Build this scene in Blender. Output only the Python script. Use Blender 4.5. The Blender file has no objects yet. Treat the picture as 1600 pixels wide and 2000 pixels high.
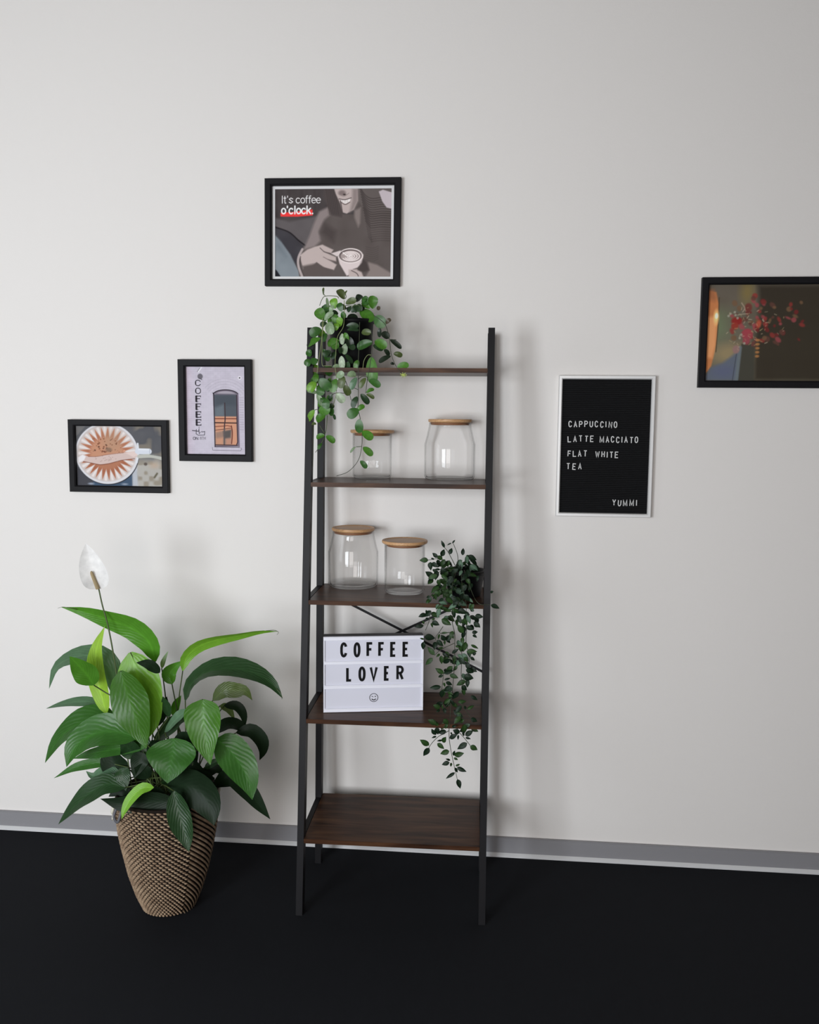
import bpy, math, random
import numpy as np
from mathutils import Vector, Matrix

C = bpy.context.scene.collection
random.seed(7)
rng = np.random.default_rng(7)
D = math.radians

# ------------------------------------------------------------------ camera
F_PX, W_PX, H_PX = 1736.8, 1600.0, 2000.0
CAM = Vector((0.2867, -2.8893, 1.4672))
yaw, pitch, roll = D(-5.453), D(-6.047), D(0.502)
fwd = Vector((math.sin(yaw) * math.cos(pitch), math.cos(yaw) * math.cos(pitch), math.sin(pitch)))
r0 = Vector((math.cos(yaw), -math.sin(yaw), 0))
u0 = r0.cross(fwd)
RIGHT = math.cos(roll) * r0 + math.sin(roll) * u0
UP = -math.sin(roll) * r0 + math.cos(roll) * u0
cd = bpy.data.cameras.new('camera')
cam = bpy.data.objects.new('camera', cd)
C.objects.link(cam)
M = Matrix((RIGHT, UP, -fwd)).transposed().to_4x4()
M.translation = CAM
cam.matrix_world = M
cd.sensor_fit = 'HORIZONTAL'
cd.sensor_width = 36.0
cd.lens = 36.0 * F_PX / W_PX
cd.clip_start = 0.05
bpy.context.scene.camera = cam

# ------------------------------------------------------------------ light and exposure
sc = bpy.context.scene
sc.view_settings.view_transform = 'Standard'
sc.view_settings.look = 'None'
sc.view_settings.gamma = 1.0
sc.view_settings.exposure = 0.0
sc.view_settings.use_curve_mapping = False
world = bpy.data.worlds.new('overcast_sky')
sc.world = world
world.use_nodes = True
bg = world.node_tree.nodes['Background']
bg.inputs['Color'].default_value = (0.80, 0.88, 1.0, 1)
bg.inputs['Strength'].default_value = 1.0


def area_light(name, loc, direction, sx, sy, power, color):
    ld = bpy.data.lights.new(name, 'AREA')
    ld.shape = 'RECTANGLE'
    ld.size, ld.size_y = sx, sy
    ld.energy = power
    ld.color = color
    o = bpy.data.objects.new(name, ld)
    o.location = loc
    o.rotation_euler = Vector(direction).to_track_quat('-Z', 'Y').to_euler()
    C.objects.link(o)
    return o


# daylight that enters by the two windows of the room (behind the camera and on the left)
area_light('left_window_daylight', (-1.85, -4.19, 1.28), (0, 1, 0), 1.3, 1.45, 112, (0.90, 0.955, 1.0))
area_light('middle_window_daylight', (-.15, -4.19, 1.28), (0, 1, 0), 1.3, 1.45, 40, (1.0, 0.955, 0.92))
area_light('right_window_daylight', (1.45, -4.19, 1.28), (0, 1, 0), 1.3, 1.45, 1.5, (1.0, 0.955, 0.91))
area_light('side_window_daylight', (-2.72, -2.3, 1.55), (1, 0, 0), 1.1, 1.3, 10, (0.90, 0.95, 1.0))
# added warm fill from overhead
area_light('warm_fill_light', (0.7, -2.6, 2.86), (0, 0, -1), 1.2, 0.3, 2.5, (1.0, 0.80, 0.62))


# ------------------------------------------------------------------ helpers
def at(u, v, y):
    d = fwd + RIGHT * ((u - 800) / F_PX) - UP * ((v - 1000) / F_PX)
    return CAM + d * ((y - CAM.y) / d.y)


def atz(u, v, z):
    d = fwd + RIGHT * ((u - 800) / F_PX) - UP * ((v - 1000) / F_PX)
    return CAM + d * ((z - CAM.z) / d.z)


def px(p):
    return (p - CAM).dot(fwd) / F_PX


def mat(name, color=(0.5, 0.5, 0.5), rough=0.5, metal=0.0, spec=0.5):
    m = bpy.data.materials.new(name)
    m.use_nodes = True
    b = m.node_tree.nodes['Principled BSDF']
    b.inputs['Base Color'].default_value = (*color, 1)
    b.inputs['Roughness'].default_value = rough
    b.inputs['Metallic'].default_value = metal
    b.inputs['Specular IOR Level'].default_value = spec
    return m


def nd(m, typ, **kw):
    n = m.node_tree.nodes.new(typ)
    for k, v in kw.items():
        if k in n.inputs.keys():
            n.inputs[k].default_value = v
        else:
            setattr(n, k, v)
    return n


def lk(m, a, ao, b, bi):
    m.node_tree.links.new(a.outputs[ao], b.inputs[bi])


def bsdf(m):
    return m.node_tree.nodes['Principled BSDF']


def add_bump(m, scale, strength, dist=0.002, coords='Object', detail=3.0):
    tc = nd(m, 'ShaderNodeTexCoord')
    n = nd(m, 'ShaderNodeTexNoise', Scale=scale, Detail=detail)
    lk(m, tc, coords, n, 'Vector')
    b = nd(m, 'ShaderNodeBump', Strength=strength, Distance=dist)
    lk(m, n, 'Fac', b, 'Height')
    lk(m, b, 'Normal', bsdf(m), 'Normal')
    return n


def noise_color(m, c1, c2, scale, vec_scale=(1, 1, 1), detail=4.0, lo=0.35, hi=0.65):
    tc = nd(m, 'ShaderNodeTexCoord')
    mp = nd(m, 'ShaderNodeMapping')
    mp.inputs['Scale'].default_value = vec_scale
    n = nd(m, 'ShaderNodeTexNoise', Scale=scale, Detail=detail)
    r = nd(m, 'ShaderNodeValToRGB')
    r.color_ramp.elements[0].position = lo
    r.color_ramp.elements[0].color = (*c1, 1)
    r.color_ramp.elements[1].position = hi
    r.color_ramp.elements[1].color = (*c2, 1)
    lk(m, tc, 'Object', mp, 'Vector')
    lk(m, mp, 'Vector', n, 'Vector')
    lk(m, n, 'Fac', r, 'Fac')
    lk(m, r, 'Color', bsdf(m), 'Base Color')
    return n


WORLD = {}


def wmat(o):
    return WORLD.get(o.name, Matrix.Identity(4)) if o else Matrix.Identity(4)


def mk(name, verts, faces, material, parent=None, local=False, smooth=False, uvs=None, mats=None, fmat=None):
    """one mesh object; verts in world space unless local"""
    if parent is not None and not local:
        inv = wmat(parent).inverted()
        verts = [inv @ Vector(v) for v in verts]
    me = bpy.data.meshes.new(name)
    me.from_pydata([tuple(v) for v in verts], [], faces)
    for mm in (mats or [material]):
        me.materials.append(mm)
    if fmat:
        me.polygons.foreach_set('material_index', fmat)
    if smooth:
        me.polygons.foreach_set('use_smooth', [True] * len(me.polygons))
    if uvs is not None:
        ul = me.uv_layers.new(name='UVMap')
        li = np.empty(len(me.loops), dtype=np.int32)
        me.loops.foreach_get('vertex_index', li)
        ul.data.foreach_set('uv', np.asarray(uvs, dtype=np.float32)[li].ravel())
    me.update()
    o = bpy.data.objects.new(name, me)
    C.objects.link(o)
    if parent is not None:
        o.parent = parent
        WORLD[o.name] = wmat(parent)
    return o


def thing(name, label, cat, loc, rz=0.0, group=None, ry=0.0):
    o = bpy.data.objects.new(name, None)
    o.empty_display_size = 0.05
    C.objects.link(o)
    o.location = loc
    o.rotation_euler = (0, ry, rz)
    o['label'] = label
    o['category'] = cat
    if group:
        o['group'] = group
    WORLD[o.name] = Matrix.Translation(Vector(loc)) @ Matrix.Rotation(rz, 4, 'Z') @ Matrix.Rotation(ry, 4, 'Y')
    return o


def struct(o):
    o['kind'] = 'structure'
    return o


def box(x0, x1, y0, y1, z0, z1, bev=0.0):
    """box with chamfered edges (bev) as verts, faces"""
    if bev <= 0:
        v = [(x, y, z) for x in (x0, x1) for y in (y0, y1) for z in (z0, z1)]
        f = [(0, 1, 3, 2), (4, 6, 7, 5), (0, 4, 5, 1), (2, 3, 7, 6), (0, 2, 6, 4), (1, 5, 7, 3)]
        return v, f
    import bmesh
    bm = bmesh.new()
    bmesh.ops.create_cube(bm, size=1)
    for q in bm.verts:
        q.co = Vector(((x0 + x1) / 2 + q.co.x * (x1 - x0), (y0 + y1) / 2 + q.co.y * (y1 - y0), (z0 + z1) / 2 + q.co.z * (z1 - z0)))
    bmesh.ops.bevel(bm, geom=list(bm.edges), offset=bev, segments=2, affect='EDGES')
    bm.verts.index_update()
    v = [tuple(q.co) for q in bm.verts]
    f = [tuple(q.index for q in p.verts) for p in bm.faces]
    bm.free()
    return v, f


def join(*parts):
    V, Fc = [], []
    for v, f in parts:
        b = len(V)
        V += list(v)
        Fc += [tuple(i + b for i in q) for q in f]
    return V, Fc


def lathe(profile, n=48, cx=0, cy=0, cap=False):
    V, Fc = [], []
    k = len(profile)
    for r, z in profile:
        for i in range(n):
            a = 2 * math.pi * i / n
            V.append((cx + r * math.cos(a), cy + r * math.sin(a), z))
    for j in range(k - 1):
        for i in range(n):
            a, b = j * n + i, j * n + (i + 1) % n
            Fc.append((a, b, b + n, a + n))
    return V, Fc


def spline(pts, n):
    """Catmull-Rom through pts"""
    pts = [Vector(p) for p in pts]
    if len(pts) == 2:
        return [pts[0].lerp(pts[1], i / (n - 1)) for i in range(n)]
    P = [pts[0] * 2 - pts[1]] + pts + [pts[-1] * 2 - pts[-2]]
    out = []
    seg = len(pts) - 1
    for i in range(n):
        t = i / (n - 1) * seg
        k = min(int(t), seg - 1)
        t -= k
        a, b, c, d = P[k:k + 4]
        out.append(0.5 * ((2 * b) + (c - a) * t + (2 * a - 5 * b + 4 * c - d) * t * t + (3 * b - a - 3 * c + d) * t ** 3))
    return out


def tube(pts, rad, n=None, sides=6, taper=1.0):
    pts = spline(pts, n or max(4, len(pts) * 4))
    V, Fc = [], []
    ref = Vector((0.31, 0.83, 0.45)).normalized()
    k = len(pts)
    for i, p in enumerate(pts):
        t = (pts[min(i + 1, k - 1)] - pts[max(i - 1, 0)]).normalized()
        s = t.cross(ref)
        if s.length < 1e-4:
            s = t.cross(Vector((1, 0, 0)))
        s.normalize()
        q = s.cross(t)
        r = rad * (1 + (taper - 1) * i / (k - 1))
        for j in range(sides):
            a = 2 * math.pi * j / sides
            V.append(p + s * (r * math.cos(a)) + q * (r * math.sin(a)))
    for i in range(k - 1):
        for j in range(sides):
            a, b = i * sides + j, i * sides + (j + 1) % sides
            Fc.append((a, b, b + sides, a + sides))
    Fc.append(tuple(range(sides)))
    Fc.append(tuple(reversed(range((k - 1) * sides, k * sides))))
    return V, Fc


PROFILE = {'lily': (0.62, 1.05), 'round': (0.62, 0.42), 'pointed': (0.75, 1.15), 'spathe': (0.5, 0.9)}


def blade(pts, hw, nrm, kind='lily', fold=0.2, wave=0.0, n=13, m=3, twist=0.0, ph=0.0):
    pa, pb = PROFILE[kind]
    tm = pa / (pa + pb)
    norm = tm ** pa * (1 - tm) ** pb
    P = spline(pts, n)
    V, Fc, UV = [], [], []
    nrm = Vector(nrm).normalized()
    for i, p in enumerate(P):
        t = i / (n - 1)
        T = (P[min(i + 1, n - 1)] - P[max(i - 1, 0)]).normalized()
        S = T.cross(nrm)
        if S.length < 1e-3:
            S = T.cross(Vector((0.3, -0.9, 0.2)))
        S.normalize()
        N = S.cross(T).normalized()
        if twist:
            R = Matrix.Rotation(twist * t, 3, T)
            S, N = R @ S, R @ N
        tt = min(max(t, 0.004), 0.996)
        w = hw * tt ** pa * (1 - tt) ** pb / norm
        for j in range(-m, m + 1):
            a = j / m
            h = fold * w * abs(a) ** 1.4 + wave * w * abs(a) * math.sin(t * 11 + ph + (1.6 if a > 0 else 0))
            V.append(p + S * (w * a * (1 - 0.15 * abs(fold) * abs(a))) + N * h)
            UV.append((t, (a + 1) / 2))
    k = 2 * m + 1
    for i in range(n - 1):
        for j in range(k - 1):
            a = i * k + j
            Fc.append((a, a + 1, a + k + 1, a + k))
    return V, Fc, UV


# ------------------------------------------------------------------ stroke alphabet (unit box, x right, y up)
def arc(cx, cy, rx, ry, a0, a1, n=14):
    return [(cx + rx * math.cos(D(a0 + (a1 - a0) * i / n)), cy + ry * math.sin(D(a0 + (a1 - a0) * i / n))) for i in range(n + 1)]


def stadium(r=0.5):
    return arc(0.5, 1 - 0.42, 0.5, 0.42, 0, 180) + arc(0.5, 0.42, 0.5, 0.42, 180, 360) + [(1, 0.58)]


GL = {
    'A': [[(0, 0), (0.5, 1), (1, 0)], [(0.2, 0.36), (0.8, 0.36)]],
    'C': [arc(0.5, 0.6, 0.5, 0.4, 22, 180) + arc(0.5, 0.4, 0.5, 0.4, 180, 338)],
    'E': [[(1, 1), (0, 1), (0, 0), (1, 0)], [(0, 0.52), (0.82, 0.52)]],
    'F': [[(1, 1), (0, 1), (0, 0)], [(0, 0.52), (0.82, 0.52)]],
    'H': [[(0, 0), (0, 1)], [(1, 0), (1, 1)], [(0, 0.52), (1, 0.52)]],
    'I': [[(0.5, 0), (0.5, 1)]],
    'L': [[(0, 1), (0, 0), (1, 0)]],
    'M': [[(0, 0), (0, 1), (0.5, 0.15), (1, 1), (1, 0)]],
    'N': [[(0, 0), (0, 1), (1, 0), (1, 1)]],
    'O': [stadium()],
    'P': [[(0, 0), (0, 1), (0.55, 1)] + arc(0.55, 0.75, 0.45, 0.25, 90, -90) + [(0, 0.5)]],
    'R': [[(0, 0), (0, 1), (0.5, 1)] + arc(0.5, 0.75, 0.5, 0.25, 90, -90) + [(0, 0.5)], [(0.5, 0.5), (1, 0)]],
    'T': [[(0, 1), (1, 1)], [(0.5, 1), (0.5, 0)]],
    'U': [[(0, 1), (0, 0.4)] + arc(0.5, 0.4, 0.5, 0.4, 180, 360) + [(1, 1)]],
    'V': [[(0, 1), (0.5, 0), (1, 1)]],
    'W': [[(0, 1), (0.25, 0), (0.5, 0.8), (0.75, 0), (1, 1)]],
    'Y': [[(0, 1), (0.5, 0.45), (1, 1)], [(0.5, 0.45), (0.5, 0)]],
    '8': [arc(0.5, 0.76, 0.42, 0.24, -90, 270), arc(0.5, 0.26, 0.5, 0.26, -90, 270)],
    't': [[(0.45, 0.95), (0.45, 0.15), (0.6, 0), (0.9, 0.02)], [(0.05, 0.7), (0.9, 0.7)]],
    's': [[(0.95, 0.58), (0.5, 0.72), (0.08, 0.55), (0.5, 0.36), (0.95, 0.18), (0.5, 0), (0.05, 0.14)]],
    'c': [arc(0.5, 0.35, 0.5, 0.35, 45, 315)],
    'o': [arc(0.5, 0.35, 0.5, 0.35, 0, 360)],
    'f': [[(0.4, 0), (0.4, 0.8), (0.55, 1), (0.95, 0.98)], [(0.05, 0.68), (0.85, 0.68)]],
    'e': [[(0.03, 0.38), (0.97, 0.38)] + arc(0.5, 0.35, 0.5, 0.35, 10, 315)],
    'l': [[(0.5, 0), (0.5, 1)]],
    'k': [[(0.05, 0), (0.05, 1)], [(0.9, 0.7), (0.05, 0.28)], [(0.4, 0.42), (0.95, 0)]],
    "'": [[(0.5, 1), (0.5, 0.8)]],
    '.': [[(0.5, 0.04), (0.5, 0.0)]],
}


def ribbon(poly, th):
    """thick 2D stroke with mitred joints -> list of (left, right) points"""
    k = len(poly)
    P = [Vector(p) for p in poly]
    closed = (P[0] - P[-1]).length < 1e-6
    out = []
    for i in range(k):
        a = P[i] - P[i - 1] if i > 0 else (P[-1] - P[-2] if closed else None)
        b = P[i + 1] - P[i] if i < k - 1 else (P[1] - P[0] if closed else None)
        a = a.normalized() if a is not None and a.length > 0 else None
        b = b.normalized() if b is not None and b.length > 0 else None
        if a is None:
            a = b
        if b is None:
            b = a
        na, nb = Vector((-a.y, a.x)), Vector((-b.y, b.x))
        nn = na + nb
        if nn.length < 1e-4:
            nn = na
        nn.normalize()
        c = max(nn.dot(na), 0.45)
        out.append((P[i] + nn * (th / 2 / c), P[i] - nn * (th / 2 / c)))
    return out


def glyph(ch, w, h, th, depth, cap=True):
    """letter mesh in the x-z plane, front toward -y, from 0..w, 0..h (centre-line inset by th/2)"""
    V, Fc = [], []
    for s in GL[ch]:
        pl = [(th / 2 + x * (w - th), th / 2 + y * (h - th)) for x, y in s]
        rb = ribbon(pl, th)
        b = len(V)
        for l, r in rb:
            V += [(l.x, -depth, l.y), (r.x, -depth, r.y), (l.x, 0, l.y), (r.x, 0, r.y)]
        for i in range(len(rb) - 1):
            q = b + i * 4
            Fc += [(q, q + 1, q + 5, q + 4), (q, q + 4, q + 6, q + 2), (q + 1, q + 3, q + 7, q + 5)]
        e = b + (len(rb) - 1) * 4
        Fc += [(b, b + 2, b + 3, b + 1), (e, e + 1, e + 3, e + 2)]
    return V, Fc


# ------------------------------------------------------------------ painter for the flat prints
class Canvas:
    def __init__(s, x0, x1, y0, y1, step, base):
        s.x0, s.x1, s.y0, s.y1 = x0, x1, y0, y1
        s.nx, s.ny = int((x1 - x0) / step) + 1, int((y1 - y0) / step) + 1
        s.step = step
        s.X, s.Y = np.meshgrid(np.linspace(x0, x1, s.nx), np.linspace(y0, y1, s.ny))
        s.a = np.ones((s.ny, s.nx, 3)) * np.array(base, float)

    def put(s, mask, col):
        m = np.clip(mask, 0, 1)[..., None]
        s.a = s.a * (1 - m) + np.array(col, float) * m

    def poly(s, pts, col, soft=6, op=1.0):
        x, y = s.X, s.Y
        ins = np.zeros(x.shape, bool)
        dist = np.full(x.shape, 1e9)
        k = len(pts)
        for i in range(k):
            (xa, ya), (xb, yb) = pts[i], pts[(i + 1) % k]
            c = ((ya > y) != (yb > y))
            with np.errstate(divide='ignore', invalid='ignore'):
                xi = (xb - xa) * (y - ya) / ((yb - ya) if yb != ya else 1e-9) + xa
            ins ^= c & (x < xi)
            dist = np.minimum(dist, s.segd((xa, ya), (xb, yb)))
        sd = np.where(ins, dist, -dist)
        s.put(op * np.clip(0.5 + sd / (2 * soft), 0, 1), col)

    def segd(s, a, b):
        ax, ay = a
        dx, dy = b[0] - ax, b[1] - ay
        L = dx * dx + dy * dy + 1e-9
        t = np.clip(((s.X - ax) * dx + (s.Y - ay) * dy) / L, 0, 1)
        return np.hypot(s.X - ax - t * dx, s.Y - ay - t * dy)

    def line(s, pts, th, col, soft=4, op=1.0, smooth=False):
        if smooth:
            pts = [tuple(p)[:2] for p in spline([(x, y, 0) for x, y in pts], len(pts) * 5)]
        d = np.full(s.X.shape, 1e9)
        for a, b in zip(pts[:-1], pts[1:]):
            d = np.minimum(d, s.segd(a, b))
        s.put(op * np.clip(0.5 + (th / 2 - d) / (2 * soft), 0, 1), col)

    def ell(s, cx, cy, rx, ry, col, soft=6, op=1.0, rot=0):
        c, n = math.cos(D(rot)), math.sin(D(rot))
        dx, dy = s.X - cx, s.Y - cy
        q = np.hypot((dx * c + dy * n) / rx, (-dx * n + dy * c) / ry)
        s.put(op * np.clip(0.5 + (1 - q) * min(rx, ry) / (2 * soft), 0, 1), col)

    def noise(s, size, seed=0):
        g = np.random.default_rng(seed).random((int((s.y1 - s.y0) / size) + 3, int((s.x1 - s.x0) / size) + 3))
        fx, fy = (s.X - s.x0) / size, (s.Y - s.y0) / size
        ix, iy = fx.astype(int), fy.astype(int)
        tx, ty = fx - ix, fy - iy
        tx, ty = tx * tx * (3 - 2 * tx), ty * ty * (3 - 2 * ty)
        return (g[iy, ix] * (1 - tx) + g[iy, ix + 1] * tx) * (1 - ty) + (g[iy + 1, ix] * (1 - tx) + g[iy + 1, ix + 1] * tx) * ty

    def tone(s, field, amp):
        s.a = s.a + (field - 0.5)[..., None] * amp

    def text(s, txt, x, y, cw, h, th, col, gap, serif=0, narrow="It'lf."):
        for ch in txt:
            if ch == ' ':
                x += cw * 0.6
                continue
            w = cw * (0.35 if ch in "I'l." else 0.62 if ch in 'tf' else 1.0)
            for st in GL[ch]:
                s.line([(x + px_ * w, y + (1 - py_) * h) for px_, py_ in st], th, col, soft=2.5)
            x += w + gap
        return x


def linear(a, gain):
    a = np.clip(a, 0, 255) / 255.0
    return np.clip(np.where(a <= 0.04045, a / 12.92, ((a + 0.055) / 1.055) ** 2.4) * gain, 0, 0.95)


def print_sheet(name, cv, gain, w, h, y, material, parent, cx=0.0, cz=0.0):
    """flat printed sheet: a vertex grid carrying the print as a colour attribute (local x-z plane)"""
    nx, ny = cv.nx, cv.ny
    xs = np.linspace(cx - w / 2, cx + w / 2, nx)
    zs = np.linspace(cz + h / 2, cz - h / 2, ny)
    X, Z = np.meshgrid(xs, zs)
    co = np.stack([X, np.full_like(X, y), Z], -1).reshape(-1, 3).astype(np.float32)
    i = np.arange(nx * ny).reshape(ny, nx)
    q = np.stack([i[1:, :-1], i[1:, 1:], i[:-1, 1:], i[:-1, :-1]], -1).reshape(-1, 4)
    me = bpy.data.meshes.new(name)
    me.vertices.add(len(co))
    me.vertices.foreach_set('co', co.ravel())
    me.loops.add(q.size)
    me.polygons.add(len(q))
    me.loops.foreach_set('vertex_index', q.ravel().astype(np.int32))
    me.polygons.foreach_set('loop_start', (np.arange(len(q)) * 4).astype(np.int32))
    ca = me.color_attributes.new('print', 'FLOAT_COLOR', 'POINT')
    lin = linear(cv.a, gain).reshape(-1, 3)
    ca.data.foreach_set('color', np.concatenate([lin, np.ones((len(lin), 1))], 1).astype(np.float32).ravel())
    me.materials.append(material)
    me.update(calc_edges=True)
    o = bpy.data.objects.new(name, me)
    C.objects.link(o)
    o.parent = parent
    WORLD[o.name] = wmat(parent)
    return o


# ------------------------------------------------------------------ materials
M_WALL = mat('wall_paint', (0.80, 0.768, 0.744), 0.85, spec=0.2)
add_bump(M_WALL, 150, 0.22, 0.0012)
M_CEIL = mat('unseen_ceiling_dark', (0.22, 0.20, 0.17), 0.9, spec=0.1)  # unseen ceiling, darkened to hold back bounced light
M_WALL2 = mat('unseen_wall_dark', (0.22, 0.20, 0.185), 0.85, spec=0.2)  # unseen walls, given a dark tone to cut bounce onto the back wall
M_FLOOR = mat('carpet', (0.012, 0.013, 0.016), 0.95, spec=0.1)
noise_color(M_FLOOR, (0.008, 0.009, 0.011), (0.018, 0.019, 0.023), 900)
add_bump(M_FLOOR, 1200, 0.6, 0.003)
M_BASE = mat('baseboard_grey', (0.26, 0.255, 0.27), 0.5)
M_LIP = mat('baseboard_lip_white', (0.66, 0.66, 0.67), 0.5)
M_METAL = mat('black_powder_coat', (0.0085, 0.008, 0.0095), 0.5, spec=0.2)
add_bump(M_METAL, 900, 0.1, 0.0004)
M_FRAME = mat('black_frame', (0.008, 0.0075, 0.009), 0.55, spec=0.15)
M_MAT = mat('mat_board', (0.74, 0.735, 0.74), 0.9, spec=0.1)
M_BLACKPL = mat('black_plastic', (0.005, 0.005, 0.006), 0.5, spec=0.2)
M_FELT = mat('black_felt', (0.012, 0.012, 0.013), 0.9, spec=0.1)
M_SILVER = mat('brushed_aluminium', (0.72, 0.715, 0.71), 0.38, 0.35)
M_LETTER = mat('white_letter_plastic', (0.62, 0.62, 0.62), 0.4)
M_INK = mat('black_letter_film', (0.007, 0.007, 0.008), 0.55, spec=0.12)
M_BOXW = mat('white_lightbox_plastic', (0.80, 0.80, 0.87), 0.45)
M_BOXP = mat('frosted_panel', (0.68, 0.68, 0.77), 0.45)
M_SOIL = mat('potting_soil', (0.012, 0.009, 0.007), 1.0)
add_bump(M_SOIL, 90, 1.0, 0.01)


def wood_material():
    m = mat('dark_walnut_laminate', (0.06, 0.03, 0.02), 0.36, spec=0.13)
    tc = nd(m, 'ShaderNodeTexCoord')
    mp = nd(m, 'ShaderNodeMapping')
    mp.inputs['Scale'].default_value = (1.6, 14, 14)
    n = nd(m, 'ShaderNodeTexNoise', Scale=3.0, Detail=6.0, Distortion=0.6)
    n2 = nd(m, 'ShaderNodeTexNoise', Scale=5.0, Detail=2.0)
    r = nd(m, 'ShaderNodeValToRGB')
    e = r.color_ramp.elements
    e[0].position, e[0].color = 0.3, (0.024, 0.011, 0.007, 1)
    e[1].position, e[1].color = 0.75, (0.120, 0.060, 0.030, 1)
    k = r.color_ramp.elements.new(0.52)
    k.color = (0.068, 0.031, 0.017, 1)
    mx = nd(m, 'ShaderNodeMix', data_type='RGBA')
    mx.blend_type = 'MULTIPLY'
    mx.inputs[0].default_value = 0.6
    r2 = nd(m, 'ShaderNodeValToRGB')
    r2.color_ramp.elements[0].color = (0.55, 0.5, 0.45, 1)
    r2.color_ramp.elements[1].color = (1.25, 1.2, 1.15, 1)
    lk(m, tc, 'Object', mp, 'Vector')
    lk(m, mp, 'Vector', n, 'Vector')
    lk(m, tc, 'Object', n2, 'Vector')
    lk(m, n, 'Fac', r, 'Fac')
    lk(m, n2, 'Fac', r2, 'Fac')
    m.node_tree.links.new(r.outputs['Color'], mx.inputs[6])
    m.node_tree.links.new(r2.outputs['Color'], mx.inputs[7])
    m.node_tree.links.new(mx.outputs[2], bsdf(m).inputs['Base Color'])
    b = nd(m, 'ShaderNodeBump', Strength=0.08, Distance=0.001)
    lk(m, n, 'Fac', b, 'Height')
    lk(m, b, 'Normal', bsdf(m), 'Normal')
    return m


M_WOOD = wood_material()
M_BAMBOO = mat('bamboo', (0.45, 0.25, 0.12), 0.45)
noise_color(M_BAMBOO, (0.46, 0.25, 0.115), (0.66, 0.40, 0.205), 6, (3, 60, 60))
M_RING = mat('bamboo_plug', (0.25, 0.11, 0.05), 0.55)


def glass_material(name, tint=1.0, edge=0.22, ior=1.45):
    m = bpy.data.materials.new(name)
    m.use_nodes = True
    t = m.node_tree
    t.nodes.remove(bsdf(m))
    out = t.nodes['Material Output']
    lw = nd(m, 'ShaderNodeLayerWeight', Blend=0.25)
    rp = nd(m, 'ShaderNodeValToRGB')
    rp.color_ramp.elements[0].position = 0.50
    rp.color_ramp.elements[0].color = (tint, tint, tint, 1)
    rp.color_ramp.elements[1].position = 0.86
    rp.color_ramp.elements[1].color = (edge, edge * 1.01, edge, 1)
    tr = nd(m, 'ShaderNodeBsdfTransparent')
    gl = nd(m, 'ShaderNodeBsdfGlossy', Roughness=0.02)
    # reflectance from the facing angle (same on both sides of the thin wall)
    f5 = nd(m, 'ShaderNodeMath', operation='POWER')
    f5.inputs[1].default_value = 5.0
    fr = nd(m, 'ShaderNodeMath', operation='MULTIPLY_ADD')
    fr.inputs[1].default_value = 0.75
    fr.inputs[2].default_value = 0.6 * ((ior - 1) / (ior + 1)) ** 2
    lw2 = nd(m, 'ShaderNodeLayerWeight', Blend=0.5)
    lk(m, lw2, 'Facing', f5, 0)
    lk(m, f5, 0, fr, 0)
    mx = nd(m, 'ShaderNodeMixShader')
    lk(m, lw, 'Facing', rp, 'Fac')
    lk(m, rp, 'Color', tr, 'Color')
    t.links.new(fr.outputs[0], mx.inputs[0])
    t.links.new(tr.outputs[0], mx.inputs[1])
    t.links.new(gl.outputs[0], mx.inputs[2])
    t.links.new(mx.outputs[0], out.inputs['Surface'])
    return m


M_GLASS = glass_material('clear_jar_glass')
M_GLASSB = glass_material('thick_jar_base_glass', 0.94, 0.12)
M_WINPANE = glass_material('window_glass', 0.99, 0.9, 1.3)


def print_material(name):
    m = mat(name, (0.5, 0.5, 0.5), 0.6, spec=0.08)
    a = nd(m, 'ShaderNodeVertexColor')
    a.layer_name = 'print'
    lk(m, a, 'Color', bsdf(m), 'Base Color')
    return m


M_PRINT = print_material('printed_paper')


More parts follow.
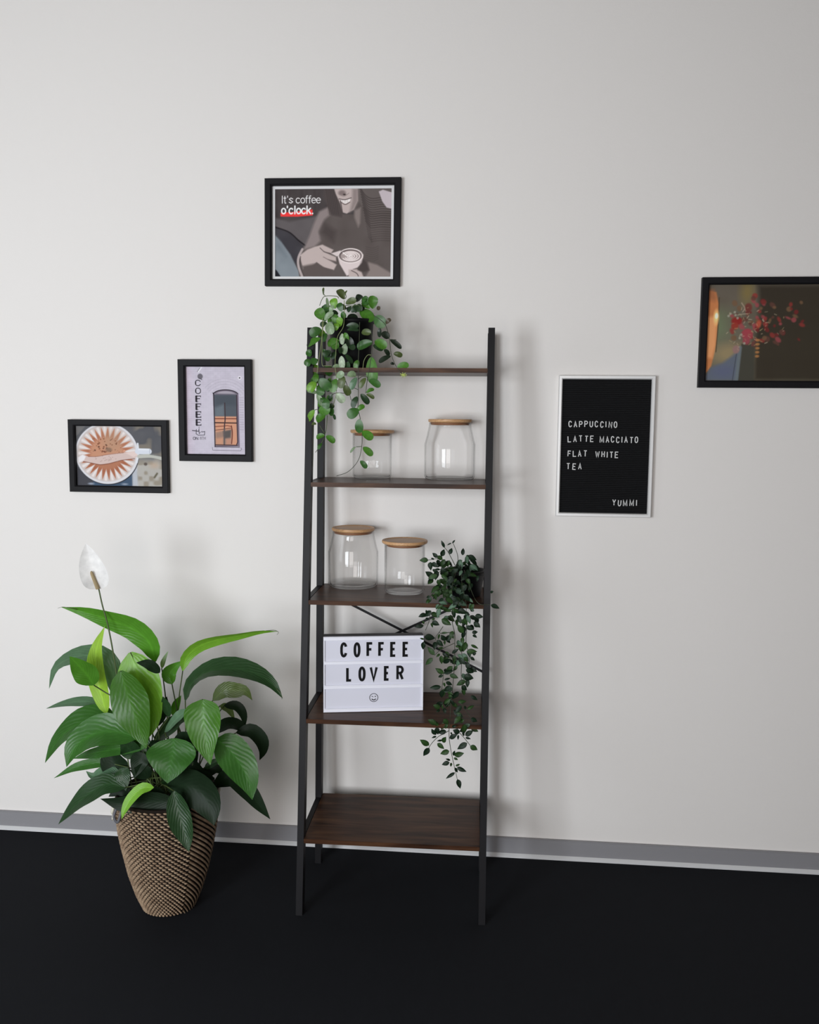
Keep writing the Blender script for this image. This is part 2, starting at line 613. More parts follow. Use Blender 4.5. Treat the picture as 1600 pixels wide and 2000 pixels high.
def leaf_material(name, vein_freq, vein_bump, rough, translucent, rim=0.0, center=0.0, spec=0.5, midrib=0.25, slant=0.28, vd=0.16, tmul=(1.3, 1.5, 0.5)):
    """leaf colour comes from the leaf's own object colour; veins run along the leaf's UVs"""
    m = mat(name, (0.05, 0.12, 0.03), rough, spec=spec)
    t = m.node_tree
    oi = nd(m, 'ShaderNodeObjectInfo')
    uv = nd(m, 'ShaderNodeUVMap')
    sx = nd(m, 'ShaderNodeSeparateXYZ')
    lk(m, uv, 'UV', sx, 'Vector')

    def math_(op, a, b=None):
        n = nd(m, 'ShaderNodeMath', operation=op)
        for k, q in enumerate((a, b)):
            if q is None:
                continue
            if isinstance(q, (int, float)):
                n.inputs[k].default_value = q
            else:
                t.links.new(q, n.inputs[k])
        return n.outputs[0]
    x = sx.outputs['X']
    ac = math_('ABSOLUTE', math_('MULTIPLY', math_('SUBTRACT', sx.outputs['Y'], 0.5), 2.0))
    tc = nd(m, 'ShaderNodeTexCoord')
    wob = nd(m, 'ShaderNodeTexNoise', Scale=26.0, Detail=2.0)
    lk(m, tc, 'Object', wob, 'Vector')
    ph = math_('ADD', math_('MULTIPLY', math_('SUBTRACT', x, math_('MULTIPLY', ac, slant)), vein_freq), math_('MULTIPLY', wob.outputs['Fac'], 9.0))
    ve = math_('POWER', math_('ABSOLUTE', math_('SINE', ph)), 3.0)
    mid = math_('POWER', math_('SUBTRACT', 1.0, math_('MINIMUM', math_('MULTIPLY', ac, 5.0), 1.0)), 1.5)
    val = math_('ADD', 1.0, math_('MULTIPLY', mid, midrib))
    val = math_('SUBTRACT', val, math_('MULTIPLY', ve, vd))
    if center:
        val = math_('ADD', val, math_('MULTIPLY', math_('SUBTRACT', 1.0, ac), center))
    if rim:
        val = math_('SUBTRACT', val, math_('MULTIPLY', math_('POWER', ac, 6.0), rim))
    ns = nd(m, 'ShaderNodeTexNoise', Scale=60.0, Detail=2.0)
    lk(m, tc, 'Object', ns, 'Vector')
    val = math_('MULTIPLY', val, math_('ADD', 0.82, math_('MULTIPLY', ns.outputs['Fac'], 0.36)))
    vs = nd(m, 'ShaderNodeVectorMath', operation='SCALE')
    t.links.new(oi.outputs['Color'], vs.inputs[0])
    t.links.new(val, vs.inputs['Scale'])
    t.links.new(vs.outputs[0], bsdf(m).inputs['Base Color'])
    b = nd(m, 'ShaderNodeBump', Strength=vein_bump, Distance=0.0016)
    hh = math_('SUBTRACT', math_('MULTIPLY', math_('SINE', ph), math_('MULTIPLY', ns.outputs['Fac'], 0.9)), math_('MULTIPLY', mid, 0.8))
    t.links.new(hh, b.inputs['Height'])
    lk(m, b, 'Normal', bsdf(m), 'Normal')
    tl = nd(m, 'ShaderNodeBsdfTranslucent')
    vs2 = nd(m, 'ShaderNodeVectorMath', operation='MULTIPLY')
    vs2.inputs[1].default_value = tmul
    t.links.new(vs.outputs[0], vs2.inputs[0])
    t.links.new(vs2.outputs[0], tl.inputs['Color'])
    mx = nd(m, 'ShaderNodeMixShader')
    mx.inputs[0].default_value = translucent
    t.links.new(bsdf(m).outputs[0], mx.inputs[1])
    t.links.new(tl.outputs[0], mx.inputs[2])
    t.links.new(mx.outputs[0], t.nodes['Material Output'].inputs['Surface'])
    return m


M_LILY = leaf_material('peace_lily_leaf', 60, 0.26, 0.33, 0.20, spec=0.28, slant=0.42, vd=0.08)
M_LILYD = leaf_material('peace_lily_shaded_leaf', 60, 0.10, 0.42, 0.12, spec=0.12, slant=0.42, vd=0.08)  # duller copy of the lily leaf, for leaves coloured dark as in shade
M_HOYA = leaf_material('fleshy_round_leaf', 10, 0.05, 0.40, 0.15, rim=0.25, midrib=0.15)
M_RUSCUS = leaf_material('waxy_pointed_leaf', 16, 0.15, 0.42, 0.05, spec=0.15, rim=0.55, center=0.45, midrib=0.2)
M_SPATHE = leaf_material('spathe', 18, 0.06, 0.6, 0.3, spec=0.2, midrib=0.0, vd=0.0, tmul=(1, 1, 1))
M_STEM = mat('green_stem', (0.055, 0.085, 0.02), 0.5)
M_STEMD = mat('dark_stem', (0.035, 0.045, 0.022), 0.55)
M_STEML = mat('pale_stem', (0.20, 0.24, 0.10), 0.5)
M_SPADIX = mat('spadix_tan', (0.42, 0.32, 0.18), 0.8)
add_bump(M_SPADIX, 900, 1.0, 0.002)
M_CORE = mat('dark_basket_core', (0.013, 0.009, 0.007), 0.9, spec=0.1)
M_STRAND = mat('seagrass_strand', (0.36, 0.25, 0.16), 0.75)
noise_color(M_STRAND, (0.21, 0.135, 0.083), (0.36, 0.255, 0.165), 45)
M_TAG = mat('grey_leather_tab', (0.10, 0.10, 0.115), 0.6)
M_ROPE = mat('pale_rope', (0.62, 0.60, 0.50), 0.8)

# ------------------------------------------------------------------ the room
XL, XR, YF, ZC = -2.8, 2.8, -4.2, 2.98
struct(mk('wall_back', *box(XL - .1, XR + .1, 0, .12, 0, ZC), M_WALL))
struct(mk('wall_right', *box(XR, XR + .12, YF, 0, 0, ZC), M_WALL2))
struct(mk('floor', *box(XL - .1, XR + .1, YF - .1, .1, -.1, 0), M_FLOOR))
struct(mk('ceiling', *box(XL - .1, XR + .1, YF - .1, .1, ZC, ZC + .1), M_CEIL))
# front wall with three windows side by side, left wall with a side window
wz0, wz1 = .50, 2.06
WX = [(-2.43, -1.07), (-.83, .53), (.77, 2.13)]
edges = [XL - .1] + [q for w in WX for q in w] + [XR + .1]
piers = [box(edges[i], edges[i + 1], YF - .14, YF, 0, ZC) for i in range(0, len(edges), 2)]
struct(mk('wall_front', *join(*piers, *[box(a, b, YF - .14, YF, 0, wz0) for a, b in WX], *[box(a, b, YF - .14, YF, wz1, ZC) for a, b in WX]), M_WALL2))
sy0, sy1, sz0, sz1 = -2.9, -1.7, .85, 2.25
struct(mk('wall_left', *join(box(XL - .12, XL, YF, sy0, 0, ZC), box(XL - .12, XL, sy1, 0, 0, ZC),
                             box(XL - .12, XL, sy0, sy1, 0, sz0), box(XL - .12, XL, sy0, sy1, sz1, ZC)), M_WALL2))
M_WFRAME = mat('white_window_frame', (0.75, 0.75, 0.75), 0.4)
for k, (a, b) in enumerate(WX):
    w1 = struct(mk('window_%d' % (k + 1), *join(box(a, b, YF - .12, YF - .05, wz0, wz0 + .05), box(a, b, YF - .12, YF - .05, wz1 - .05, wz1), box(a, a + .05, YF - .12, YF - .05, wz0, wz1),
                                                box(b - .05, b, YF - .12, YF - .05, wz0, wz1), box((a + b) / 2 - .03, (a + b) / 2 + .03, YF - .12, YF - .05, wz0, wz1)), M_WFRAME))
    mk('pane', *box(a + .04, b - .04, YF - .09, YF - .085, wz0 + .04, wz1 - .04), M_WINPANE, w1)
w2 = struct(mk('window_4', *join(box(XL - .11, XL - .04, sy0, sy1, sz0, sz0 + .06), box(XL - .11, XL - .04, sy0, sy1, sz1 - .06, sz1),
                                 box(XL - .11, XL - .04, sy0, sy0 + .06, sz0, sz1), box(XL - .11, XL - .04, sy1 - .06, sy1, sz0, sz1)), M_WFRAME))
mk('pane', *box(XL - .085, XL - .08, sy0 + .05, sy1 - .05, sz0 + .05, sz1 - .05), M_WINPANE, w2)
bb = struct(mk('baseboard_back', *box(XL, XR, -.012, 0, 0, .0655, .002), M_BASE))
# white bevelled lip at its foot
lipv = [(x, y, z) for x in (XL, XR) for y, z in ((0, 0), (-.020, 0), (-.020, .006), (-.012, .0125), (0, .0125))]
struct(mk('trim_1', lipv, [(0, 1, 2, 3, 4), (5, 9, 8, 7, 6)] + [(i, i + 5, (i + 1) % 5 + 5, (i + 1) % 5) for i in range(5)], M_LIP))


# ------------------------------------------------------------------ ladder shelf
SH_Z = [1.6139, 1.2736, 0.9254, 0.5759, 0.2241]
HW, BT = 0.26, 0.0135
yf = lambda z: -(0.2402 + 0.1217 * (1.6 - z)) + .25
yr = lambda z: -(0.0213 + 0.0436 * (1.6 - z)) + .25
shelf = thing('ladder_shelf', 'tall black metal ladder shelf with five dark brown wooden boards against the wall', 'shelf', (0.001, -.25, 0), D(1.0))


def post(x0, x1, ya, yb, z0, z1, front=True):
    """slanting square-section post; ya/yb functions give near and far faces"""
    V = []
    for z in (z0, z1):
        for x in (x0, x1):
            V += [(x, ya(z), z), (x, yb(z), z)]
    Fc = [(0, 2, 3, 1), (4, 5, 7, 6), (0, 4, 6, 2), (1, 3, 7, 5), (0, 1, 5, 4), (2, 6, 7, 3)]
    return V, Fc


ZT = 1.733
for sgn in (-1, 1):
    a, b = sorted((sgn * HW, sgn * (HW + .0195)))
    mk('front_post', *post(a, b, lambda z: yf(z) - .001, lambda z: yf(z) + .034, 0, ZT), M_METAL, shelf, True)
    mk('rear_post', *post(a, b, lambda z: yr(z) - .034, lambda z: yr(z), 0, ZT), M_METAL, shelf, True)
    for z in SH_Z:
        mk('side_rail', *box(a + .002, b - .002, yf(z) + .03, yr(z) - .03, z - BT + .001, z - .001), M_METAL, shelf, True)
for z in SH_Z:
    mk('shelf_board', *box(-HW, HW, yf(z) - .002, yr(z), z - BT, z, .0012), M_WOOD, shelf, True)
# crossed flat bars behind the second lowest bay


def bar(p, q, w, y, t):
    p, q = Vector((p[0], y, p[1])), Vector((q[0], y, q[1]))
    d = (q - p).normalized()
    n = Vector((-d.z, 0, d.x)) * w / 2
    V = []
    for yy in (0, t):
        for c in (p + n, p - n, q - n, q + n):
            V.append((c.x, c.y + yy, c.z))
    return V, [(0, 1, 2, 3), (4, 7, 6, 5), (0, 4, 5, 1), (1, 5, 6, 2), (2, 6, 7, 3), (3, 7, 4, 0)]


yb_ = yr(.75) + .001
zt_, zb_ = 0.905, 0.645
mk('cross_brace', *bar((-HW - .005, zt_), (HW + .005, zb_), .0075, yb_, .003), M_METAL, shelf, True)
mk('cross_brace', *bar((-HW - .005, zb_), (HW + .005, zt_), .0075, yb_ + .0035, .003), M_METAL, shelf, True)


# ------------------------------------------------------------------ framed pictures
def frame_ring(w, h, b, y0, y1, lipw=0.004):
    """mitred frame, outer w x h, border b, from wall y0 to front y1 (local, front is -y) with a stepped inner lip"""
    V, Fc = [], []
    loops = [(w / 2, h / 2, y0), (w / 2, h / 2, y1 + .0015), (w / 2 - .0015, h / 2 - .0015, y1),
             (w / 2 - b + lipw, h / 2 - b + lipw, y1), (w / 2 - b, h / 2 - b, y1 + .003), (w / 2 - b, h / 2 - b, y0)]
    for a, c, y in loops:
        V += [(-a, y, -c), (a, y, -c), (a, y, c), (-a, y, c)]
    k = len(loops)
    for i in range(k - 1):
        for j in range(4):
            n = (j + 1) % 4
            Fc.append((i * 4 + j, i * 4 + n, i * 4 + 4 + n, i * 4 + 4 + j))
    Fc += [((k - 1) * 4 + j, (k - 1) * 4 + (j + 1) % 4, (j + 1) % 4, j) for j in range(4)]
    return V, Fc


def picture(label, x, z, w, h, rot, border, canvas, gain, matw=0.0, printname='print'):
    t = thing('picture_frame', label, 'picture', (x, -.0005, z), 0, 'black framed pictures on the wall', rot)
    mk('frame', *frame_ring(w, h, border, 0, -.021), M_FRAME, t, True)
    iw, ih = w - 2 * border, h - 2 * border
    mk('backing', *box(-iw / 2 - .002, iw / 2 + .002, -.004, -.0005, -ih / 2 - .002, ih / 2 + .002), M_FRAME, t, True)
    if matw:
        pw, ph = iw - 2 * matw, ih - 2 * matw
        # passe-partout: a real bevelled ring in front of the print
        V, Fc = frame_ring(iw, ih, matw, -.004, -.0075, 0.0)
        mk('mat_board', V, Fc, M_MAT, t, True)
        print_sheet(printname, canvas, gain, pw + .002, ph + .002, -.0048, M_PRINT, t)
    else:
        print_sheet(printname, canvas, gain, iw, ih, -.0065, M_PRINT, t)
    return t


# --- print 1: woman holding a cup of coffee (grey photograph)
c = Canvas(182, 1393, 207, 1112, 4, (74, 69, 69))
c.tone(c.noise(160, 3), 14)
for i in range(14):
    c.line([(200 + i * 44, 207), (205 + i * 44, 480)], 20, (66 + (i % 3) * 6, 60 + (i % 3) * 6, 60 + (i % 3) * 6), 14, .5)
c.poly([(182, 500), (330, 545), (640, 480), (560, 680), (500, 790), (330, 650), (182, 590)], (92, 87, 88), 14)
c.poly([(182, 600), (330, 655), (480, 790), (440, 900), (400, 990), (300, 850), (182, 690)], (66, 64, 68), 10)
c.poly([(182, 680), (250, 750), (345, 880), (430, 1050), (450, 1112), (240, 1112), (182, 1035)], (120, 126, 131), 8)
c.poly([(182, 690), (230, 740), (300, 900), (182, 800)], (98, 104, 110), 30, .6)
c.poly([(182, 1030), (205, 1050), (245, 1112), (182, 1112)], (44, 44, 50), 5)
c.line([(182, 596), (330, 650), (430, 735), (505, 790)], 14, (44, 41, 44), 5, 1, True)
c.poly([(735, 395), (650, 440), (600, 540), (560, 650), (510, 780), (440, 880), (415, 950), (440, 1112), (1393, 1112), (1393, 300), (1200, 260),
        (1050, 300), (1000, 470), (900, 470), (800, 420)], (90, 83, 81), 6)
c.tone(c.noise(90, 5), 8)
c.poly([(735, 395), (645, 440), (590, 560), (540, 700), (480, 830), (600, 800), (660, 740), (640, 640), (700, 520), (750, 480)], (128, 118, 117), 16)
c.poly([(700, 560), (820, 640), (800, 760), (720, 700), (660, 660)], (74, 67, 66), 30, .8)
c.poly([(690, 207), (810, 207), (850, 330), (890, 450), (880, 500), (780, 480), (735, 400), (700, 320)], (80, 73, 72), 10)
for i in range(6):
    c.line([(715 + i * 18, 215), (755 + i * 18, 470)], 5, (62, 56, 56), 4, .6)
c.poly([(1030, 207), (1393, 207), (1393, 440), (1200, 450), (1090, 390), (1040, 330)], (96, 89, 87), 8)
for i in range(20):
    y = 215 + i * 27
    c.line([(1060 + i * 5, y - 30), (1120 + i * 4, y + 60 - i * 2), (1190, y + 95 - i * 4), (1290, y + 85 - i * 4), (1393, y + 90 - i * 4)], 6, (56, 50, 50), 4, .75 if i < 14 else .4, True)
for i in range(7):
    c.line([(1130, 800 + i * 22), (1200, 815 + i * 22), (1260, 795 + i * 22)], 5, (72, 66, 64), 4, .5, True)
c.poly([(798, 207), (1040, 207), (1045, 330), (1005, 420), (930, 462), (885, 448), (862, 360), (815, 262)], (168, 155, 152), 6)
c.poly([(985, 207), (1045, 207), (1045, 340), (1005, 420), (960, 445), (985, 330)], (128, 117, 115), 18, .9)
c.ell(880, 250, 38, 26, (110, 98, 97), 10, .8)
c.ell(905, 268, 14, 8, (60, 52, 52), 5)
c.line([(850, 262), (900, 285), (950, 255)], 6, (120, 108, 106), 5, .8, True)
c.poly([(855, 315), (910, 322), (970, 305), (958, 345), (915, 362), (880, 348)], (205, 198, 196), 4)
c.line([(850, 312), (910, 320), (975, 302)], 7, (66, 56, 56), 4, 1, True)
c.line([(868, 345), (915, 368), (962, 345)], 7, (80, 68, 68), 4, 1, True)
for i in range(4):
    c.line([(885 + i * 18, 322), (885 + i * 18, 352)], 2.5, (130, 120, 118), 2)
c.line([(865, 330), (885, 448)], 8, (70, 62, 62), 5)
c.poly([(1010, 430), (1075, 400), (1070, 560), (1050, 600), (1010, 500)], (126, 116, 113), 14, .9)
c.poly([(1258, 240), (1300, 222), (1393, 250), (1393, 415), (1340, 402), (1295, 340)], (172, 162, 166), 5)
c.poly([(440, 890), (520, 830), (600, 800), (680, 778), (795, 832), (770, 868), (690, 850), (760, 880), (822, 905), (825, 950), (740, 930),
        (830, 985), (800, 1040), (690, 1010), (620, 960), (560, 1010), (480, 1030)], (168, 155, 152), 7)
c.line([(655, 812), (700, 850), (770, 872)], 7, (84, 74, 74), 4, 1, True)
c.line([(690, 905), (760, 940), (825, 955)], 6, (110, 98, 97), 4, 1, True)
c.line([(620, 965), (690, 1012), (790, 1040)], 8, (96, 86, 85), 5, 1, True)
c.poly([(470, 1000), (620, 970), (700, 1020), (780, 1060), (790, 1112), (500, 1112)], (90, 82, 80), 14)
c.line([(470, 825), (430, 910), (430, 1000), (470, 1112)], 24, (158, 147, 146), 5, 1, True)
c.line([(452, 900), (450, 1000), (495, 1112)], 6, (70, 62, 62), 4, 1, True)
c.poly([(770, 868), (830, 850), (870, 838), (870, 880), (830, 900)], (188, 177, 176), 5)
c.poly([(838, 895), (1105, 880), (1095, 965), (1045, 1015), (1000, 1030), (970, 1085), (935, 1100), (905, 1050), (860, 975)], (190, 178, 177), 6)
c.ell(975, 893, 128, 78, (206, 196, 194), 4)
c.ell(972, 893, 117, 66, (74, 65, 65), 4)
c.ell(975, 897, 108, 60, (150, 138, 136), 5)
for k_, (rx_, ry_) in enumerate(((92, 46), (66, 34), (40, 22), (18, 10))):
    c.line([(975 + rx_ * math.cos(D(a)), 897 + ry_ * math.sin(D(a))) for a in range(-150, 151, 15)], 10, (206, 196, 194), 3)
c.line([(895, 860), (940, 895), (980, 890)], 10, (212, 202, 200), 4, 1, True)
c.poly([(955, 1035), (1040, 1030), (1090, 1062), (1110, 1112), (955, 1112)], (168, 155, 152), 8)
c.line([(985, 1045), (1040, 1075), (1060, 1112)], 8, (86, 76, 76), 4, 1, True)
c.poly([(1130, 950), (1250, 985), (1393, 1070), (1393, 1112), (1130, 1112), (1170, 1040)], (126, 116, 113), 12)
c.poly([(1100, 930), (1150, 950), (1170, 1040), (1110, 1060), (1050, 1040)], (70, 63, 62), 12, .8)
c.poly([(240, 452), (400, 440), (575, 418), (577, 478), (420, 490), (242, 488)], (226, 66, 66), 4)
c.text("It's coffee", 252, 278, 42, 74, 7, (236, 230, 230), 7)
c.text("o'clock.", 252, 382, 42, 78, 13, (250, 246, 246), 11)
c.a = (c.a - 98) * 1.18 + 96
P1 = c

# --- print 2: white brick cafe wall with an arched window and a painted sign
c = Canvas(262, 1340, 212, 1785, 4, (199, 192, 205))
c.put(np.clip((430 - c.X) / 220, 0, 1) * .55, (206, 182, 198))
c.tone(c.noise(60, 11), 10)
row = 0
for y in range(225, 1785, 34):
    op = .30 + .3 * rng.random()
    c.line([(262, y), (1340, y + 4)], 4, (160, 152, 166), 3, op * .8)
    for x in range(262 + (row % 2) * 45, 1340, 90):
        c.line([(x, y), (x, y + 34)], 4, (165, 157, 171), 3, .28)
    row += 1
c.poly([(560, 900), (740, 640), (740, 1700), (430, 1700), (560, 1200)], (203, 197, 209), 60, .55)
for k_ in range(5):
    r_ = 300 + k_ * 45
    c.line([(970 + r_ * 1.05 * math.cos(D(a)), 960 - r_ * math.sin(D(a)) * 1.12) for a in range(38, 143, 7)], 6, (164, 156, 170), 4, .6)
for y in range(760, 1340, 44):
    c.line([(1235, y), (1300, y)], 14, (170, 162, 176), 4, .7)
c.ell(1238, 408, 34, 34, (225, 220, 228), 5)
c.ell(1238, 408, 13, 13, (70, 66, 76), 4)
c.line([(490, 300), (545, 228)], 26, (224, 222, 228), 4)
c.line([(470, 300), (515, 235)], 10, (130, 126, 134), 4)
c.ell(520, 385, 48, 50, (108, 104, 112), 6)
c.line([(490, 400), (550, 440)], 16, (96, 92, 100), 5)
for i, ch in enumerate('COFFEE'):
    y = 452 + i * 142
    for st in GL[ch]:
        c.line([(432 + a * 92, y + (1 - b) * 100) for a, b in st], 13, (26, 22, 28), 2.5)
    # serifs and heavy stems
    if ch in 'FE':
        c.line([(450, y), (450, y + 104)], 20, (26, 22, 28), 4)
        c.line([(432, y + 104), (478, y + 104)], 7, (26, 22, 28), 3)
        c.line([(524, y), (524, y + 22)], 8, (26, 22, 28), 3)
    if ch == 'E':
        c.line([(524, y + 80), (524, y + 104)], 8, (26, 22, 28), 3)
    if ch in 'CO':
        c.line([(436, y + 30), (436, y + 72)], 18, (26, 22, 28), 4)
c.line([(486, 1290), (486, 1400)], 6, (44, 40, 48), 3)
c.line([(362, 1360), (470, 1372)], 12, (40, 36, 44), 4)
c.line([(435, 1340), (430, 1420), (470, 1445), (585, 1440), (590, 1375), (540, 1385)], 9, (40, 36, 44), 4)
c.line([(480, 1345), (490, 1420)], 10, (40, 36, 44), 4)
c.line([(500, 1400), (540, 1370)], 7, (90, 84, 94), 4)
x_ = c.text('ON', 375, 1478, 38, 48, 8, (40, 36, 44), 12)
c.text('8TH', 500, 1474, 28, 48, 7, (110, 104, 114), 9)
arch = [(752, 680)] + [(980 + 232 * math.cos(D(a)), 720 - 98 * math.sin(D(a))) for a in range(165, 14, -10)] + [(1205, 690)]
c.poly(arch + [(1222, 1640), (770, 1655)], (120, 110, 124), 5)
c.poly([(762, 690)] + [(980 + 205 * math.cos(D(a)), 735 - 88 * math.sin(D(a))) for a in range(160, 19, -10)] + [(1195, 700)], (168, 160, 170), 6)
c.line(arch, 16, (44, 38, 46), 4)
c.poly([(775, 715), (1172, 715), (1190, 1620), (785, 1620)], (84, 90, 98), 4)
c.poly([(775, 715), (1172, 715), (1176, 900), (778, 900)], (74, 80, 88), 40, .8)
c.poly([(950, 880), (955, 1100), (782, 1105), (780, 950)], (112, 122, 130), 30, .7)
c.poly([(782, 1100), (1170, 1100), (1185, 1615), (790, 1615)], (206, 150, 122), 8)
c.poly([(790, 1390), (940, 1360), (1080, 1340), (1070, 1615), (790, 1615)], (150, 124, 112), 20, .9)
c.poly([(925, 1370), (1075, 1340), (1060, 1480), (940, 1500)], (92, 86, 84), 20)
c.poly([(790, 1500), (930, 1480), (930, 1610), (790, 1610)], (196, 146, 120), 25)
c.poly([(980, 1510), (1070, 1500), (1065, 1610), (975, 1610)], (186, 138, 118), 20)
c.line([(785, 1142), (1172, 1140)], 16, (110, 52, 44), 4)
c.line([(785, 1215), (1175, 1218)], 18, (44, 30, 34), 4)
c.line([(785, 1285), (930, 1275), (1000, 1265), (1080, 1280)], 12, (120, 58, 46), 4)
c.line([(785, 1350), (940, 1330), (1070, 1310)], 10, (86, 54, 48), 4)
c.line([(1080, 1270), (1095, 1400), (1080, 1590)], 16, (96, 46, 40), 5, 1, True)
c.line([(962, 860), (966, 1140), (955, 1240), (950, 1330)], 20, (66, 52, 56), 5, 1, True)
c.line([(950, 1330), (945, 1610)], 26, (96, 88, 88), 8)
c.line([(763, 690), (775, 1645)], 16, (44, 38, 46), 4)
c.line([(1180, 715), (1190, 1560), (1170, 1610)], 16, (60, 46, 54), 4)
c.line([(1208, 690), (1222, 1640)], 12, (124, 108, 128), 4)
c.line([(785, 1615), (1180, 1620)], 14, (60, 40, 42), 4)
c.line([(770, 1652), (1222, 1655)], 10, (50, 44, 52), 4)
c.line([(725, 1660), (730, 1712), (1240, 1718), (1262, 1690), (1250, 1665)], 6, (90, 84, 96), 3)
P2 = c

# --- print 3: paper coffee filter seen from above
c = Canvas(150, 1450, 165, 1090, 5, (92, 92, 96))
nz = c.noise(110, 21)
c.put(np.clip((c.X - 1000) / 120, 0, 1) * np.clip((650 - c.Y) / 250, 0, 1) * .6 * nz, (70, 72, 80))
c.put(np.clip((c.X - 1000) / 80, 0, 1) * np.clip((nz - .45) * 4, 0, 1) * .6, (150, 138, 120))
c.put(np.clip((c.X - 985) / 30, 0, 1) * np.clip((c.Y - 600) / 160, 0, 1), (176, 172, 166))
c.put(np.clip((c.X - 985) / 30, 0, 1) * np.clip((c.Y - 600) / 160, 0, 1) * np.clip((c.noise(80, 4) - .55) * 4, 0, 1) * .7, (138, 128, 112))
c.ell(1190, 745, 26, 24, (96, 86, 80), 8)
c.line([(1320, 950), (1360, 890)], 26, (96, 90, 74), 10)
c.ell(1320, 760, 70, 50, (186, 160, 138), 30, .6)
c.poly([(150, 165), (300, 165), (180, 300), (150, 320)], (110, 108, 108), 8)
c.poly([(150, 780), (200, 850), (390, 1020), (400, 1090), (150, 1090)], (70, 70, 76), 6)
c.poly([(390, 1010), (980, 880), (985, 1090), (390, 1090)], (66, 84, 106), 6)
c.poly([(985, 870), (1060, 800), (1070, 1090), (985, 1090)], (188, 194, 206), 14, .8)
c.ell(360, 1062, 45, 16, (140, 150, 165), 8)
c.ell(870, 1062, 45, 14, (140, 150, 165), 8)
cx_, cy_ = 610, 590
c.ell(cx_ + 6, cy_ + 8, 480, 478, (36, 36, 42), 6)
c.ell(cx_, cy_, 478, 474, (214, 212, 216), 5)
c.ell(cx_ - 6, cy_ - 4, 446, 440, (198, 186, 182), 8)
ang = np.arctan2(c.Y - cy_, c.X - cx_)
rad = np.hypot((c.X - cx_) / 1.02, c.Y - cy_)
tri = np.abs(((ang / (2 * math.pi) * 25) % 1) - .5) * 2
spike = 255 + 175 * tri ** 1.2
c.put(np.clip((spike - rad) / 22, 0, 1), (190, 132, 106))
c.put(np.clip((spike - 40 - rad) / 50, 0, 1) * .7, (160, 100, 76))
hl = np.clip((rad - spike) / 30, 0, 1) * np.clip((435 - rad) / 20, 0, 1) * np.clip((.62 - tri) * 2.2, 0, 1)
c.put(hl * .8, (232, 224, 222))
c.put(np.clip((240 + 40 * tri - rad) / 40, 0, 1), (192, 140, 112))
c.put(np.clip((c.Y - 620) / 90, 0, 1) * np.clip((spike - rad) / 60, 0, 1) * .45, (150, 88, 64))
c.put(np.clip((210 - np.hypot(c.X - 700, c.Y - 400)) / 130, 0, 1) * .6, (176, 142, 118))
sp = np.random.default_rng(5)
for i in range(46):
    a, b = sp.uniform(400, 820), sp.uniform(360, 570)
    q = sp.uniform(5, 17) * (1.0 if a < 620 else .6)
    c.ell(a, b, q, q * .9, (120, 72, 54) if i % 3 else (86, 56, 46), 4, .75)
c.ell(640, 530, 48, 34, (130, 104, 88), 12, .8)
c.ell(875, 545, 17, 17, (206, 150, 124), 4)
band = [(172, 660), (230, 600), (330, 640), (460, 636), (620, 604), (800, 575), (930, 568), (1080, 540), (1085, 620), (1000, 668), (830, 690), (640, 742), (500, 762), (360, 735), (250, 715), (175, 745)]
c.poly(band, (206, 184, 178), 5)
c.poly([(172, 655), (240, 610), (290, 640), (260, 700), (178, 740)], (228, 224, 226), 8)
c.poly([(880, 572), (1080, 545), (1085, 610), (1010, 640)], (222, 202, 196), 10, .9)
c.line([(330, 640), (460, 637), (620, 606), (860, 574)], 7, (140, 84, 64), 4, .9, True)
c.line([(250, 718), (360, 738), (500, 764), (640, 745), (830, 692), (1030, 664)], 9, (110, 62, 50), 4, .9, True)
for i in range(22):
    c.ell(sp.uniform(430, 860), sp.uniform(625, 715), 7, 5, (150, 120, 112), 3, .7)
c.line([(1078, 430), (1085, 590), (1060, 720)], 26, (220, 222, 228), 5, 1, True)
c.line([(1080, 548), (1240, 550)], 92, (210, 214, 224), 5)
c.line([(1090, 520), (1250, 522)], 14, (232, 234, 240), 5)
c.line([(1255, 520), (1258, 590)], 10, (176, 182, 194), 4)
c.line([(1095, 628), (1280, 620), (1450, 660)], 58, (184, 184, 176), 6, 1, True)
c.line([(1260, 595), (1450, 625)], 8, (90, 92, 92), 4)
c.line([(1100, 660), (1290, 652), (1450, 690)], 8, (128, 126, 118), 4, .8, True)
P3 = c

# --- print 4: still life with flowers in a vase and an orange band with a pale spot at left
c = Canvas(190, 2350, 212, 1775, 9, (96, 88, 78))
nz = c.noise(260, 31)
c.put(np.clip((c.Y - 300) / 900, 0, 1) * .6, (110, 106, 88))
c.put(np.clip((700 - c.X) / 300, 0, 1) * np.clip((1250 - c.Y) / 300, 0, 1) * np.clip((c.Y - 480) / 250, 0, 1) * .75, (104, 118, 88))
c.put(np.clip((nz - .5) * 2.5, 0, 1) * .35, (84, 74, 62))
c.ell(830, 330, 110, 190, (128, 110, 62), 80, .7)
c.ell(620, 1330, 330, 160, (146, 128, 94), 90, .8)
c.poly([(1000, 212), (2350, 212), (2350, 1775), (1000, 1775), (980, 1100), (1040, 700)], (48, 42, 34), 60, .85)
c.poly([(190, 1700), (290, 1560), (480, 1480), (620, 1370), (760, 1240), (780, 1775), (190, 1775)], (92, 98, 110), 30)
c.ell(500, 1620, 180, 90, (88, 92, 116), 60, .7)
c.poly([(770, 1170), (990, 1170), (1010, 1775), (740, 1775)], (66, 64, 56), 14)
c.line([(755, 1230), (715, 1775)], 56, (100, 108, 112), 14)
c.line([(700, 1330), (650, 1775)], 12, (66, 70, 76), 5)
c.poly([(190, 300), (320, 330), (368, 520), (372, 800), (360, 1150), (330, 1320), (290, 1530), (215, 1640), (190, 1640)], (186, 118, 74), 12)
c.poly([(190, 730), (355, 720), (345, 1200), (300, 1400), (190, 1400)], (222, 156, 106), 30, .8)
